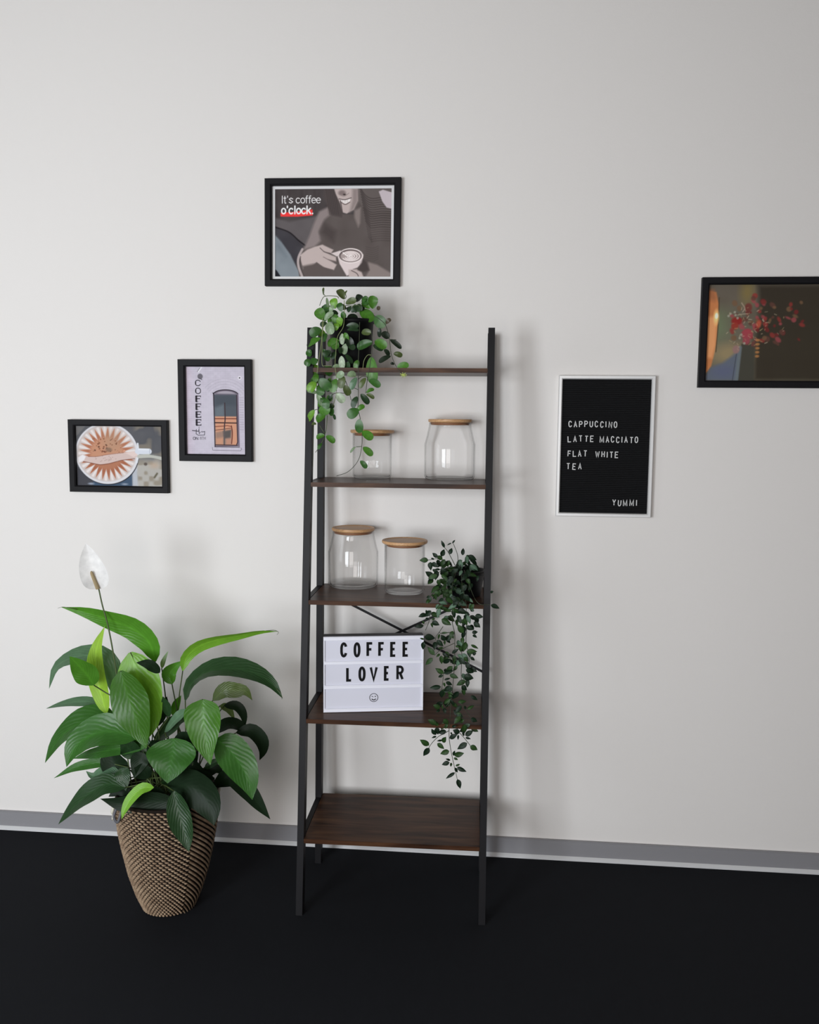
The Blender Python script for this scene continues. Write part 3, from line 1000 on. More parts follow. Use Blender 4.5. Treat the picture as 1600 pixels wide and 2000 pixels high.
c.poly([(190, 280), (280, 290), (340, 420), (300, 480), (190, 440)], (150, 96, 66), 40, .8)
c.line([(372, 420), (376, 800), (356, 1300)], 16, (70, 58, 44), 6, .9, True)
c.ell(338, 735, 42, 110, (248, 200, 130), 20, .9)
c.ell(342, 715, 26, 46, (255, 240, 205), 8)
sp = np.random.default_rng(8)
for i in range(90):
    a, b = sp.normal(1050, 330), sp.normal(800, 230)
    if a < 600 or b > 1250:
        continue
    col = [(136, 52, 48), (150, 70, 74), (112, 40, 40), (92, 60, 52), (112, 84, 62)][i % 5]
    c.ell(a, b, sp.uniform(18, 60), sp.uniform(16, 44), col, 10, .8, sp.uniform(0, 90))
for a, b, p, q, col in ((680, 800, 90, 60, (134, 40, 38)), (650, 880, 60, 60, (140, 54, 44)), (860, 1010, 95, 90, (150, 62, 70)), (850, 1120, 60, 60, (140, 66, 74)),
                        (690, 1260, 60, 66, (140, 108, 104)), (1040, 850, 40, 60, (170, 80, 60)), (860, 580, 60, 70, (108, 56, 50))):
    c.ell(a, b, p, q, col, 14, .95)
for i in range(60):
    a, b = sp.normal(900, 260), sp.normal(860, 230)
    if a < 530:
        continue
    q = sp.uniform(14, 50)
    t_ = sp.uniform(0, 6.28)
    c.line([(a, b), (a + q * math.cos(t_), b + q * math.sin(t_))], sp.uniform(7, 16), (170, 152, 130) if i % 2 else (150, 132, 96), 6, .75)
for a, b in ((540, 715), (570, 680), (640, 655), (655, 700), (690, 750), (740, 1075), (765, 1020), (820, 1160)):
    c.ell(a, b, 20, 20, (150, 148, 132), 7, .85)
c.line([(690, 700), (770, 685), (850, 680)], 16, (150, 140, 120), 6, .9)
c.line([(745, 505), (800, 590), (770, 650)], 18, (156, 138, 120), 7, .9, True)
for i in range(5):
    c.ell(1040, 1110 + i * 65, 34, 22, (176, 120, 72), 8, .8)
P4 = c

picture('black framed grey print of a smiling woman holding coffee, hung above the shelf', -.2428, 2.0525, .4374, .3351, D(0.42), .0215, P1, 1.28, .0095)
picture('small upright black frame with a white brick wall and the word COFFEE', -.6339, 1.4849, .2469, .3339, 0, .0235, P2, 1.05)
picture('small black frame with a paper coffee filter seen from above', -.9687, 1.3306, .3431, .2430, 0, .0215, P3, 1.05)
picture('black framed dark picture of red flowers beside an orange band, right of the letter board', .913 + .2187, 1.737, .4374, .3360, 0, .0215, P4, 1.30)

# ------------------------------------------------------------------ letter board
LW, LH = .2992, .4467
lb = thing('letter_board', 'black felt letter board in a silver frame listing hot drinks in white letters', 'letter board', (.6337, -.0005, 1.3812))
mk('frame', *frame_ring(LW, LH, .0115, 0, -.020, .003), M_SILVER, lb, True)
iw, ih = LW - .023, LH - .023
NR = 72
V, Fc = [], []
for i in range(NR):
    z0 = -ih / 2 + ih * i / NR
    d = ih / NR
    for zz, yy in ((z0, -.006), (z0 + d * .12, -.0098), (z0 + d * .5, -.0108), (z0 + d * .88, -.0098)):
        V += [(-iw / 2, yy, zz), (iw / 2, yy, zz)]
V += [(-iw / 2, -.006, ih / 2), (iw / 2, -.006, ih / 2)]
Fc = [(2 * i, 2 * i + 1, 2 * i + 3, 2 * i + 2) for i in range(len(V) // 2 - 1)]
mk('felt_panel', V, Fc, M_FELT, lb, True)
LCACHE = {}


def lb_pos(x, y):
    """place on the felt from the measured layout"""
    fy = (y - 104) / (1882 - 104)
    xl, xr = 119 + (82 - 119) * fy, 1300 + (1243 - 1300) * fy
    return -iw / 2 + iw * (x - xl) / (xr - xl), ih / 2 - ih * fy


def lb_text(txt, x0, x1, y0, y1):
    n = len(txt)
    wts = [0.42 if ch == 'I' else 1.25 if ch in 'MW' else 1.0 for ch in txt]
    gap = 0.42
    unit = (x1 - x0) / (sum(wts) + gap * (n - 1))
    x = x0
    for ch, wt in zip(txt, wts):
        j = random.uniform(-5, 5)
        ax, az = lb_pos(x, y1 + j)
        bx, bz = lb_pos(x + wt * unit, y0 + j)
        key = ch
        if key not in LCACHE:
            v, f = glyph(ch, bx - ax, bz - az, .0028 if ch not in 'MWN' else .0026, .0022)
            o = mk('letter', v, f, M_LETTER, lb, True)
            LCACHE[key] = o
        else:
            o = LCACHE[key].copy()
            C.objects.link(o)
            o.parent = lb
        o.location = (ax, -.0106, az)
        o.rotation_euler = (0, D(random.uniform(-3, 3)), 0)
        x += (wt + gap) * unit


lb_text('CAPPUCCINO', 200, 850, 655, 742)
lb_text('LATTE', 190, 540, 850, 936)
lb_text('MACCIATO', 616, 1125, 852, 942)
lb_text('FLAT', 188, 448, 1048, 1130)
lb_text('WHITE', 558, 864, 1054, 1140)
lb_text('TEA', 174, 386, 1220, 1302)
lb_text('YUMMI', 785, 1118, 1696, 1784)

# ------------------------------------------------------------------ jars
def jar(label, u, v, z, rb, rn, rl, h, shoulder, group):
    p = atz(u, v, z)
    t = thing('storage_jar', label, 'jar', (p.x, p.y, z + .0008), random.uniform(0, 1), group)
    if shoulder:
        prof = [(0, .0075), (rb * .55, .0075), (rb * .93, .006), (rb - .0035, .014), (rb - .003, h * .62), (rb - .009, h * .74), (rn - .002, h - .012), (rn - .003, h),
                (rn, h), (rn + .001, h - .012), (rb - .006, h * .74), (rb, h * .62), (rb, .010), (rb - .004, .002), (rb * .9, 0), (0, 0)]
    else:
        prof = [(0, .0075), (rb * .55, .0075), (rb * .92, .006), (rb - .003, .013), (rb - .003, h), (rb, h), (rb, .009), (rb - .004, .002), (rb * .9, 0), (0, 0)]
    V, Fc = lathe(prof, 64)
    fm = [1 if max(V[i][2] for i in q) < .0145 and min(math.hypot(V[i][0], V[i][1]) for i in q) > rb * .5 else 0 for q in Fc]
    mk('glass_body', V, Fc, M_GLASS, t, True, True, mats=[M_GLASS, M_GLASSB], fmat=fm)
    pl = [(0, h - .007), (rn - .006, h - .007), (rn - .004, h - .006), (rn - .004, h + .001), (0, h + .001)]
    ld = [(0, h + .001), (rl - .004, h + .001), (rl - .001, h + .003), (rl, h + .006), (rl, h + .0095), (rl - .0015, h + .0115), (rl - .007, h + .0115), (rl - .009, h + .0095), (0, h + .0095)]
    lid = mk('lid', *lathe(ld, 56), M_BAMBOO, t, True, False)
    mk('plug', *lathe(pl, 48), M_RING, lid, True, True)
    return t


G = 'glass jars with bamboo lids on the shelf'
jar('straight glass jar with bamboo lid behind trailing vines on the second highest board', 727, 934, SH_Z[1], .0622, .0605, .070, .142, False, G)
jar('wide shouldered glass jar with bamboo lid at right of the second highest board', 878, 936, SH_Z[1], .0805, .0660, .0695, .178, True, G)
jar('wide shouldered glass jar with bamboo lid at left of the middle board', 690, 1144, SH_Z[2], .0805, .0660, .0690, .178, True, G)
jar('straight glass jar with bamboo lid beside the dark leaved plant on the middle board', 790, 1157, SH_Z[2], .0625, .0610, .0710, .153, False, G)

# ------------------------------------------------------------------ light box
pl_, pr_ = atz(632, 1391.5, SH_Z[3]), atz(826, 1387, SH_Z[3])
bw = (pr_ - pl_).length
bh = (at(634, 1243.5, pl_.y).z - SH_Z[3])
ang = math.atan2(pr_.y - pl_.y, pr_.x - pl_.x)
bx = thing('light_box', 'white cinema light box with black letters COFFEE LOVER on the second lowest board', 'light box', (pl_.x, pl_.y, SH_Z[3] + .0008), ang)
bd = .032
mk('housing', *box(.0, bw, .004, bd, 0, bh, .002), mat('dark_lightbox_housing', (0.016, 0.016, 0.02), .45), bx, True)
hh = bh - .0015
fp = mk('front_panel', *box(.001, bw - .001, .001, .004, .0005, hh), M_BOXP, bx, True)
for a, b in ((0.0, .050), (.324, .366), (.642, .690), (.952, 1.0)):
    z1, z0 = hh * (1 - a), hh * (1 - b)
    mk('rail', *join(box(.0008, bw - .0008, -.0035, .001, z0 + .0003, z1, .0008), box(.0008, bw - .0008, -.0050, -.0030, z1 - .0035, z1 - .0012), box(.0008, bw - .0008, -.0050, -.0030, z0 + .0006, z0 + .0022)), M_BOXW, fp, True)
for a, b in ((0, .004), (bw - .004, bw)):
    mk('side_edge', *box(a, b, -.003, .001, 0, hh), M_BOXW, bx, True)
mk('switch', *box(-.003, 0, .012, .02, bh * .42, bh * .47, .001), M_BLACKPL, bx, True)
for ch, xa, xb, ra, rb in [('C', 330, 430, .077, .277), ('O', 517, 613, .079, .279), ('F', 697, 795, .079, .279), ('F', 862, 957, .080, .280), ('E', 1030, 1120, .081, .281), ('E', 1205, 1298, .082, .282),
                           ('L', 413, 500, .402, .600), ('O', 586, 686, .402, .600), ('V', 742, 858, .400, .598), ('E', 944, 1028, .400, .598), ('R', 1120, 1225, .398, .596)]:
    x0, x1 = bw * (xa - 97) / 1405, bw * (xb - 97) / 1405
    z0, z1 = hh * (1 - rb), hh * (1 - ra)
    v, f = glyph(ch, x1 - x0, z1 - z0, .0078 if ch not in 'VR' else .0074, .0008)
    o = mk('letter', v, f, M_INK, bx, True)
    o.location = (x0, .0009, z0)
# winking round face symbol, printed on its own little tile
sv, sf = [], []
cxs, czs, rs = bw * (803 - 97) / 1405, hh * (1 - .82), bw * 62 / 1405


def flat_ribbon(pts, th):
    rbn = ribbon(pts, th)
    b = len(sv)
    for l, r in rbn:
        sv.extend([(cxs + l.x * rs, .0003, czs + l.y * rs), (cxs + r.x * rs, .0003, czs + r.y * rs)])
    sf.extend([(b + 2 * i, b + 2 * i + 1, b + 2 * i + 3, b + 2 * i + 2) for i in range(len(rbn) - 1)])


flat_ribbon(arc(0, 0, .94, .94, 0, 360, 40), .12)
flat_ribbon(arc(0, -.12, .46, .42, 200, 340, 16), .2)
flat_ribbon([(.34, .14), (.34, .4)], .2)
flat_ribbon([(-.48, .36), (-.3, .26), (-.12, .16)], .12)
mk('face_symbol', sv, sf, M_INK, bx, True)

# ------------------------------------------------------------------ plants
COL = {  # leaf colours; vdark carries the shade among the lily leaves
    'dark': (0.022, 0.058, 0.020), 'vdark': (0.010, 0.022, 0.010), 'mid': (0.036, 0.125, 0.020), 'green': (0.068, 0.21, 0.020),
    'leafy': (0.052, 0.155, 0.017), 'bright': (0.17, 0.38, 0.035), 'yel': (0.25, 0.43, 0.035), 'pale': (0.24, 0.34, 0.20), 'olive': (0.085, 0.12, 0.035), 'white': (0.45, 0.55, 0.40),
    'grey': (0.10, 0.19, 0.11), 'brown': (0.08, 0.06, 0.035)}


def leaf(parent, V, Fc, UV, material, col):
    k = random.uniform(.85, 1.15)
    o = mk('leaf', V, Fc, material, parent, smooth=True, uvs=UV)
    o.color = (*[q * k for q in COL[col]], 1)
    return o


# ---- peace lily in the woven basket
PY = -.42
prim = at(327, 1543, PY)
RR = 97.5 * px(prim)
lily = thing('peace_lily', 'large peace lily with glossy leaves and one white flower growing in the woven basket', 'plant', (prim.x, prim.y, prim.z - .03))
pot = thing('woven_basket', 'round basket of brown and black woven strands holding the peace lily', 'basket', (prim.x, prim.y, 0.0005))
HB = prim.z
RPROF = [(0.0, .074), (.05, .094), (.115, .113), (.2, .130), (.251, .1385), (.294, .142), (1.0, .143)]


def rpot(s):
    """basket radius at height s (m)"""
    s = s * .357 / HB
    for (a, ra), (b, rb) in zip(RPROF[:-1], RPROF[1:]):
        if s <= b:
            t = (s - a) / (b - a)
            return (ra + (rb - ra) * t) * RR / .143
    return RR


prof = [(0, .002)] + [(rpot(HB * i / 24) - .003, max(.0005, HB * i / 24)) for i in range(25)] + [(RR - .010, HB), (RR - .012, HB - .05), (rpot(HB * .5) - .014, HB * .5)]
mk('basket_wall', *lathe(prof, 72), M_CORE, pot, True, True)
# woven pieces: short plump strands in a staggered lattice (dashes on the left, longer runs on the right)
sv, sf = [], []
NB, ROWH = 48, .0076
facing = math.atan2(CAM.y - prim.y, CAM.x - prim.x)
for i in range(int(HB / ROWH)):
    s = .006 + i * ROWH
    if s > HB - .003:
        break
    for j in range(NB):
        th = 2 * math.pi * (j + .5 * i) / NB
        d = (th - facing + math.pi) % (2 * math.pi) - math.pi
        long_ = d > D(27)
        r = rpot(s) - .0006
        step = 2 * math.pi / NB
        if long_:
            a0, a1, s0, s1 = th - step * .30, th + step * .30, s + ROWH * .60, s - ROWH * .60
            wv = .0050
        else:
            a0, a1, s0, s1 = th - step * .38, th + step * .38, s + ROWH * .16, s - ROWH * .16
            wv = .0027
        b = len(sv)
        for q, (ww, lift) in zip((0, .25, .75, 1), ((.25, -.0022), (1, .0016), (1, .0016), (.25, -.0022))):
            if long_:
                ww, lift = .95, .0014
            a, zz = a0 + (a1 - a0) * q, s0 + (s1 - s0) * q
            rr = rpot(max(zz, 0)) + lift
            for dz, dl in ((wv * ww, -.0035), (wv * ww * .5, 0), (-wv * ww * .5, 0), (-wv * ww, -.0035)):
                rl = rr + dl
                sv.append((rl * math.cos(a), rl * math.sin(a), min(zz + dz, HB)))
        for q in range(3):
            for k in range(3):
                e = b + q * 4 + k
                sf.append((e, e + 1, e + 5, e + 4))
o = mk('woven_strand', sv, sf, M_STRAND, pot, True, True)
o['kind'] = 'stuff'
mk('rim', *lathe([(RR - .012, HB - .006), (RR - .010, HB + .001), (RR - .004, HB + .002), (RR - .001, HB - .003), (RR - .004, HB - .008)], 72), M_CORE, pot, True, True)
mk('soil', *lathe([(0, .0), (RR - .06, .004), (RR - .0125, -.004)], 48), M_SOIL, lily, True, True)
# the inner nursery pot, a lining inside the basket
hl = at(248, 1607, PY - .11)
for sgn, a in ((1, facing - D(62)), (-1, facing + D(118))):
    c_ = Vector((math.cos(a), math.sin(a), 0))
    t_ = Vector((-c_.y, c_.x, 0))
    base = Vector((0, 0, HB - .035)) + c_ * (RR + .002)
    pts = [base + t_ * -.012 + Vector((0, 0, .028)), base + c_ * .012 + t_ * -.012, base + c_ * .012 + t_ * .012 + Vector((0, 0, -.01)), base + t_ * .012 + Vector((0, 0, .02))]
    mk('handle', *tube(pts, .004, 14, 8), M_TAG, pot, True, True)
    k_ = base + t_ * -.030 + Vector((0, 0, .006))
    mk('rope_knot', *tube([k_ + Vector((0, 0, .022)), k_ + c_ * .008, k_ + t_ * -.008 + Vector((0, 0, -.012)), k_ + c_ * .006 + Vector((0, 0, -.026))], .0048, 14, 7), M_ROPE, pot, True, True)

SOILZ = prim.z - .028


def stem_to(base, rad=.0022, bow=.25, m=M_STEM, rise=None):
    a = random.uniform(0, 6.28)
    rr = RR * .45 * math.sqrt(random.random())
    s = Vector((prim.x + rr * math.cos(a) + (base.x - prim.x) * .18, prim.y + rr * math.sin(a), SOILZ))
    mid = s.lerp(base, .5) + Vector((-(base.x - s.x) * bow * .5, 0, abs(base.z - s.z) * .12 + .02))
    mk('stem', *tube([s, mid, base], rad, 10, 6, .8), m, lily, smooth=True)


def L(pts, hw, col, y0=PY, y1=None, nrm=(0, -1, .35), fold=.22, wave=.085, twist=0, stem=True, n=15, wv=None):
    y1 = y0 if y1 is None else y1
    k = len(pts)
    P = [at(u, v, y0 + (y1 - y0) * i / (k - 1)) for i, (u, v) in enumerate(pts)]
    V, Fc, UV = blade(P, hw * px(P[k // 2]), nrm, 'lily', fold, wave, n, 4, twist, random.uniform(0, 6))
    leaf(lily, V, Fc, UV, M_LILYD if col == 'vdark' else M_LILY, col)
    if stem:
        stem_to(P[0])


# back layer
L([(232, 1372), (222, 1320), (196, 1286), (150, 1282), (110, 1302), (96, 1345)], 25, 'grey', -.36, -.40, (-.25, -.75, .75), .1)
L([(207, 1392), (180, 1372), (150, 1371), (117, 1376), (90, 1384)], 12, 'grey', -.38, -.42, (-.2, -.6, .8), .1)
L([(303, 1292), (292, 1256), (262, 1229), (215, 1211), (170, 1196), (120, 1186)], 25, 'green', -.38, -.44, (.1, -1, -.25), .15)
L([(208, 1394), (196, 1350), (187, 1305), (189, 1265), (205, 1223)], 19, 'yel', -.44, -.42, (.1, -1, .1), .2)
L([(357, 1310), (364, 1284), (388, 1262), (425, 1249), (470, 1241), (510, 1234), (544, 1233)], 14, 'bright', -.42, -.40, (.1, -.9, -.45), .2, twist=.35)
L([(336, 1336), (331, 1318), (338, 1306), (358, 1290)], 15, 'green', -.40, -.40, (.1, -1, .1))
L([(362, 1368), (374, 1335), (408, 1311), (455, 1306), (500, 1316), (532, 1336), (552, 1364)], 26, 'dark', -.44, -.46, (-.25, -.55, .85), .25)
L([(416, 1368), (438, 1348), (462, 1348), (480, 1350), (493, 1368)], 16, 'olive', -.36, -.35, (.1, -.8, .3), .1, twist=.5)
L([(430, 1378), (446, 1384), (459, 1407)], 8, 'olive', -.38, -.37, (.2, -1, .3))
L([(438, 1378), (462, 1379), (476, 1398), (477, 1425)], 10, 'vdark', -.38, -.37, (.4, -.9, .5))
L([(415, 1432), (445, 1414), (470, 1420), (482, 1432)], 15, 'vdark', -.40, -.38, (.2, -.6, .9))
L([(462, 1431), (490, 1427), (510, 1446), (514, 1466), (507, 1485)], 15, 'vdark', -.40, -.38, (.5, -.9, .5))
L([(338, 1398), (345, 1376), (354, 1358)], 9, 'green', -.40, -.40)
L([(316, 1305), (320, 1290), (329, 1271)], 5, 'pale', -.40, -.40)
# middle layer
L([(255, 1274), (268, 1318), (280, 1368), (287, 1410), (280, 1452)], 44, 'bright', -.44, -.49, (.15, -1, -.05), .12)
L([(312, 1314), (292, 1298), (266, 1294)], 11, 'vdark', -.46, -.49, (0, -1, .2), .1, stem=False)
L([(236, 1310), (252, 1365), (270, 1415), (286, 1462)], 41, 'leafy', -.50, -.53, (-.05, -1, -.05), .08)
L([(183, 1338), (170, 1318), (154, 1300), (136, 1282)], 25, 'green', -.48, -.52, (.1, -1, .05), .15)
L([(300, 1450), (330, 1424), (350, 1408), (370, 1404)], 20, 'dark', -.44, -.43, (0, -.6, .8))
L([(322, 1430), (345, 1404), (360, 1392), (372, 1390)], 12, 'grey', -.46, -.46, (0, -.6, .8))
L([(228, 1412), (188, 1402), (146, 1418), (112, 1446), (88, 1490)], 31, 'mid', -.44, -.48, (-.2, -.7, .75), .15)
L([(285, 1460), (235, 1462), (200, 1468), (170, 1474), (143, 1482)], 14, 'mid', -.46, -.46, (0, -.8, .6), .1, .12)
L([(216, 1490), (180, 1492), (145, 1500), (105, 1520)], 11, 'mid', -.40, -.42, (-.1, -.8, .6))
L([(238, 1534), (222, 1512), (200, 1508), (182, 1516), (168, 1506)], 13, 'grey', -.42, -.42, (-.2, -.6, .8))
L([(388, 1524), (408, 1506), (424, 1502), (437, 1514)], 12, 'vdark', -.42, -.40, (.3, -.8, .5))
L([(400, 1500), (418, 1490), (436, 1482)], 8, 'dark', -.42, -.41, (.1, -.8, .6))
L([(418, 1536), (450, 1516), (482, 1542), (506, 1572), (528, 1600)], 19, 'vdark', -.42, -.40, (.45, -.9, .45), .2)
L([(405, 1535), (430, 1533), (460, 1535)], 7, 'vdark', -.42, -.41, (.1, -.6, .8))
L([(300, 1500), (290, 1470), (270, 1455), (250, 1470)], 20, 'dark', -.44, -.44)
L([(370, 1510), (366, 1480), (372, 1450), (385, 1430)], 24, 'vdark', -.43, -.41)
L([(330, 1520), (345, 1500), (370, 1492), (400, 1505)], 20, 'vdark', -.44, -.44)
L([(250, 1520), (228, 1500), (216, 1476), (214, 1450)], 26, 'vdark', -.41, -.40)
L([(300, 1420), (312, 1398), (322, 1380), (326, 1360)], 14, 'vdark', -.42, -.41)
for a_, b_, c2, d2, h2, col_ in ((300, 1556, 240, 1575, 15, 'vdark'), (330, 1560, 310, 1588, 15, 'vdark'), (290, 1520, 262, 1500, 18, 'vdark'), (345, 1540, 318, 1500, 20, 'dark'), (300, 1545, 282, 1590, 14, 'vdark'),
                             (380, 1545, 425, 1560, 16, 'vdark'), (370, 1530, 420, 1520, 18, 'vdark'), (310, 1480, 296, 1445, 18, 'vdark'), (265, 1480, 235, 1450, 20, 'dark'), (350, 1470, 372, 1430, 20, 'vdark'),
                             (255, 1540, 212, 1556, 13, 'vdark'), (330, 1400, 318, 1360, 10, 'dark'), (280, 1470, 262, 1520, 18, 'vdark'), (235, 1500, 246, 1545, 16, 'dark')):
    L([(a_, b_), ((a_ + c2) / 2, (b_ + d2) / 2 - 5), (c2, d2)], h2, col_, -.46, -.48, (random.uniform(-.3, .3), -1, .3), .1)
# front layer
L([(396, 1366), (397, 1395), (401, 1440), (411, 1494)], 38, 'leafy', -.50, -.54, (.05, -1, .3), .22)
L([(270, 1440), (215, 1428), (170, 1440), (144, 1464), (130, 1498)], 36, 'mid', -.50, -.54, (-.15, -.8, .7), .28)
L([(340, 1442), (337, 1470), (332, 1498), (327, 1530)], 50, 'mid', -.52, -.58, (.05, -.9, .5), .2)
L([(422, 1444), (446, 1462), (470, 1494), (486, 1528), (493, 1562)], 34, 'mid', -.47, -.50, (.3, -.95, .45), .15)
L([(245, 1538), (206, 1532), (172, 1552), (142, 1578), (114, 1610)], 24, 'dark', -.48, -.50, (-.25, -.8, .7), .2)
L([(300, 1538), (278, 1540), (256, 1560), (243, 1584), (238, 1600)], 12, 'bright', -.57, -.61, (-.3, -.9, .4), .2)
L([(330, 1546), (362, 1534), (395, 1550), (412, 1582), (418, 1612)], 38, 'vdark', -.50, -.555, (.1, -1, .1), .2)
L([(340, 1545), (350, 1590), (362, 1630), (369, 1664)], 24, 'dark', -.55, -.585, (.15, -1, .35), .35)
L([(345, 1566), (290, 1566), (240, 1570), (196, 1560)], 21, 'vdark', -.53, -.56, (-.1, -1, .1), .15)  # near-black leaves over the rim stand in for the leaf shadow there
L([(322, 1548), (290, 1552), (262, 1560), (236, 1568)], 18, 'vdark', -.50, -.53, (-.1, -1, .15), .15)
for pts in ([(150, 1190.5), (133, 1187), (122, 1185.5), (113, 1188)], [(520, 1232), (536, 1231), (544, 1235), (541, 1240)], [(540, 1345), (549, 1355), (551, 1366)]):
    mk('leaf_tip', *tube([at(u, v, -.44 if u < 200 else -.40 if v < 1300 else -.46) for u, v in pts], .0011, 12, 6, .4), M_STEM, lily, smooth=True)
# flower: stalk, spathe and spadix
fb = at(193, 1150, -.44)
stalk = [Vector((prim.x - .03, prim.y, SOILZ))] + [at(u, v, -.44) for u, v in ((240, 1410), (231, 1340), (222, 1280), (211, 1222), (200, 1182), (193, 1150))]
fst = mk('flower_stalk', *tube(stalk, .0026, 36, 7, .8), M_STEM, lily, smooth=True)
V, Fc, UV = blade([fb, at(186, 1125, -.455), at(176, 1096, -.45), at(168, 1062, -.43)], 27 * px(fb), (.25, -1, .1), 'spathe', .35, .03, 15, 5)
o = mk('spathe', V, Fc, M_SPATHE, fst, smooth=True, uvs=UV)
o.color = (.88, .87, .86, 1)
o['label'] = 'white petal-like hood of the flower'
s0, s1 = fb + Vector((0, -.006, .002)), at(177.5, 1115, -.466)
prf = [s0.lerp(s1, t) for t in (0, .15, .5, .85, .96, 1)]
V, Fc = [], []
ax_ = (s1 - s0).normalized()
e1 = ax_.cross(Vector((0, 1, 0))).normalized()
e2 = ax_.cross(e1)
for i in range(15):
    t = i / 14
    r_ = .0062 * (1 - .25 * t) * math.sqrt(max(1 - max(0, (t - .8) / .2) ** 2, .0004))
    V += [s0 + (s1 - s0) * t + e1 * (r_ * math.cos(k * math.pi / 6)) + e2 * (r_ * math.sin(k * math.pi / 6)) for k in range(12)]
Fc = [(i * 12 + k, i * 12 + (k + 1) % 12, (i + 1) * 12 + (k + 1) % 12, (i + 1) * 12 + k) for i in range(14) for k in range(12)]
mk('spadix', V, Fc, M_SPADIX, fst, smooth=True)

# ---- trailing round leaved plant on the top board
p2 = at(686, 722, -.135)
z_s1 = SH_Z[0]
hp = thing('flower_pot', 'black pot on the top board holding the trailing round leaved plant', 'pot', (p2.x, -.135, z_s1 + .0008))
R2, H2 = .068, .150
mk('pot_wall', *lathe([(0, 0), (R2 * .82, 0), (R2 * .86, .004), (R2, H2 - .012), (R2 + .003, H2 - .010), (R2 + .003, H2), (R2 - .003, H2), (R2 - .005, H2 - .03), (R2 * .7, .01), (0, .01)], 48), M_BLACKPL, hp, True, True)
hoya = thing('trailing_plant', 'trailing plant with fleshy round green leaves hanging from the top board', 'plant', (p2.x, -.135, z_s1 + H2 - .02))
mk('soil', *lathe([(0, .004), (R2 * .6, .006), (R2 - .006, .0)], 32), M_SOIL, hoya, True, True)


def z1p(x, y):
    return 590 + .1375 * x, 555 + .1375 * y


def z2p(x, y):
    return 590 + .1375 * x, 720 + .1375 * y


def hleaf(b, t, w, col, y, conv):
    ub, vb = conv(*b)
    ut, vt = conv(*t)
    dy = random.uniform(-.012, .012)
    pb, pt = at(ub, vb, y), at(ut, vt, y + dy)
    mid = (pb + pt) / 2 + Vector((random.uniform(-.001, .001), -.003, .002))
    nrm = (random.uniform(-.35, .35), -1, random.uniform(.0, .6))
    V, Fc, UV = blade([pb, mid, pt], w / 2 * .1375 * px(pb) * 1.30, nrm, 'round', random.uniform(.0, .3), .02, 15, 3)
    leaf(hoya, V, Fc, UV, M_HOYA, col)


Z1 = [(600, 215, 515, 78, 92, 'olive'), (620, 275, 772, 228, 78, 'olive'), (1005, 350, 1020, 165, 112, 'green'), (965, 345, 868, 240, 95, 'green'), (820, 370, 1015, 515, 130, 'green'),
      (1060, 352, 1112, 352, 48, 'brown'), (315, 505, 208, 355, 120, 'green'), (320, 515, 445, 400, 66, 'pale'), (470, 350, 435, 205, 95, 'bright'), (400, 410, 440, 300, 55, 'pale'),
      (565, 390, 520, 270, 75, 'mid'), (375, 540, 425, 712, 108, 'pale'), (275, 640, 115, 730, 112, 'mid'), (262, 770, 68, 875, 92, 'green'), (455, 570, 485, 430, 80, 'green'),
      (530, 610, 545, 470, 88, 'bright'), (480, 660, 500, 560, 66, 'bright'), (640, 470, 795, 485, 84, 'vdark'), (630, 590, 805, 600, 64, 'dark'), (640, 650, 805, 655, 52, 'dark'),
      (845, 690, 980, 692, 76, 'olive'), (605, 690, 645, 805, 62, 'green'), (570, 700, 570, 858, 66, 'white'), (525, 800, 365, 862, 104, 'green'), (440, 790, 485, 925, 94, 'green'),
      (622, 845, 598, 998, 70, 'pale'), (560, 1020, 572, 1205, 78, 'white'), (615, 1000, 722, 1125, 62, 'dark'), (1005, 822, 785, 905, 104, 'mid'), (1035, 806, 1198, 905, 112, 'green'),
      (1010, 868, 1155, 932, 74, 'dark'), (1035, 455, 1172, 612, 135, 'mid'), (1105, 620, 1098, 755, 54, 'vdark'), (1192, 568, 1262, 495, 48, 'brown'), (1130, 690, 1238, 768, 84, 'vdark'),
      (1250, 785, 1412, 915, 62, 'vdark'), (1165, 928, 1240, 1015, 52, 'vdark'), (1300, 988, 1424, 1022, 62, 'olive'), (1262, 1020, 1092, 1110, 64, 'vdark'), (1350, 1172, 1518, 1152, 74, 'green'),
      (1312, 1142, 1256, 1130, 32, 'vdark'), (985, 1030, 1015, 1420, 140, 'green'), (800, 1078, 755, 1205, 64, 'green'), (305, 920, 380, 1095, 74, 'mid'), (235, 1080, 112, 1112, 62, 'green'),
      (230, 1160, 115, 1265, 104, 'bright'), (315, 1185, 425, 1280, 118, 'mid'), (430, 1190, 535, 1198, 84, 'pale'), (650, 740, 705, 905, 92, 'vdark'), (660, 860, 748, 925, 72, 'dark'),
      (306, 160, 305, 48, 26, 'olive'), (350, 190, 372, 335, 34, 'pale'), (600, 190, 640, 90, 24, 'olive'), (700, 400, 780, 330, 70, 'dark'), (560, 480, 620, 420, 80, 'mid'),
      (660, 1100, 640, 1230, 80, 'dark'), (350, 700, 300, 820, 70, 'mid'), (480, 960, 420, 1060, 70, 'dark'), (520, 900, 560, 980, 60, 'dark')]
for i, (a, b, c_, d_, w, col) in enumerate(Z1):
    hleaf((a, b), (c_, d_), w, col, -.222 - .022 * random.random() if b > 480 else -.17 - .05 * random.random(), z1p)
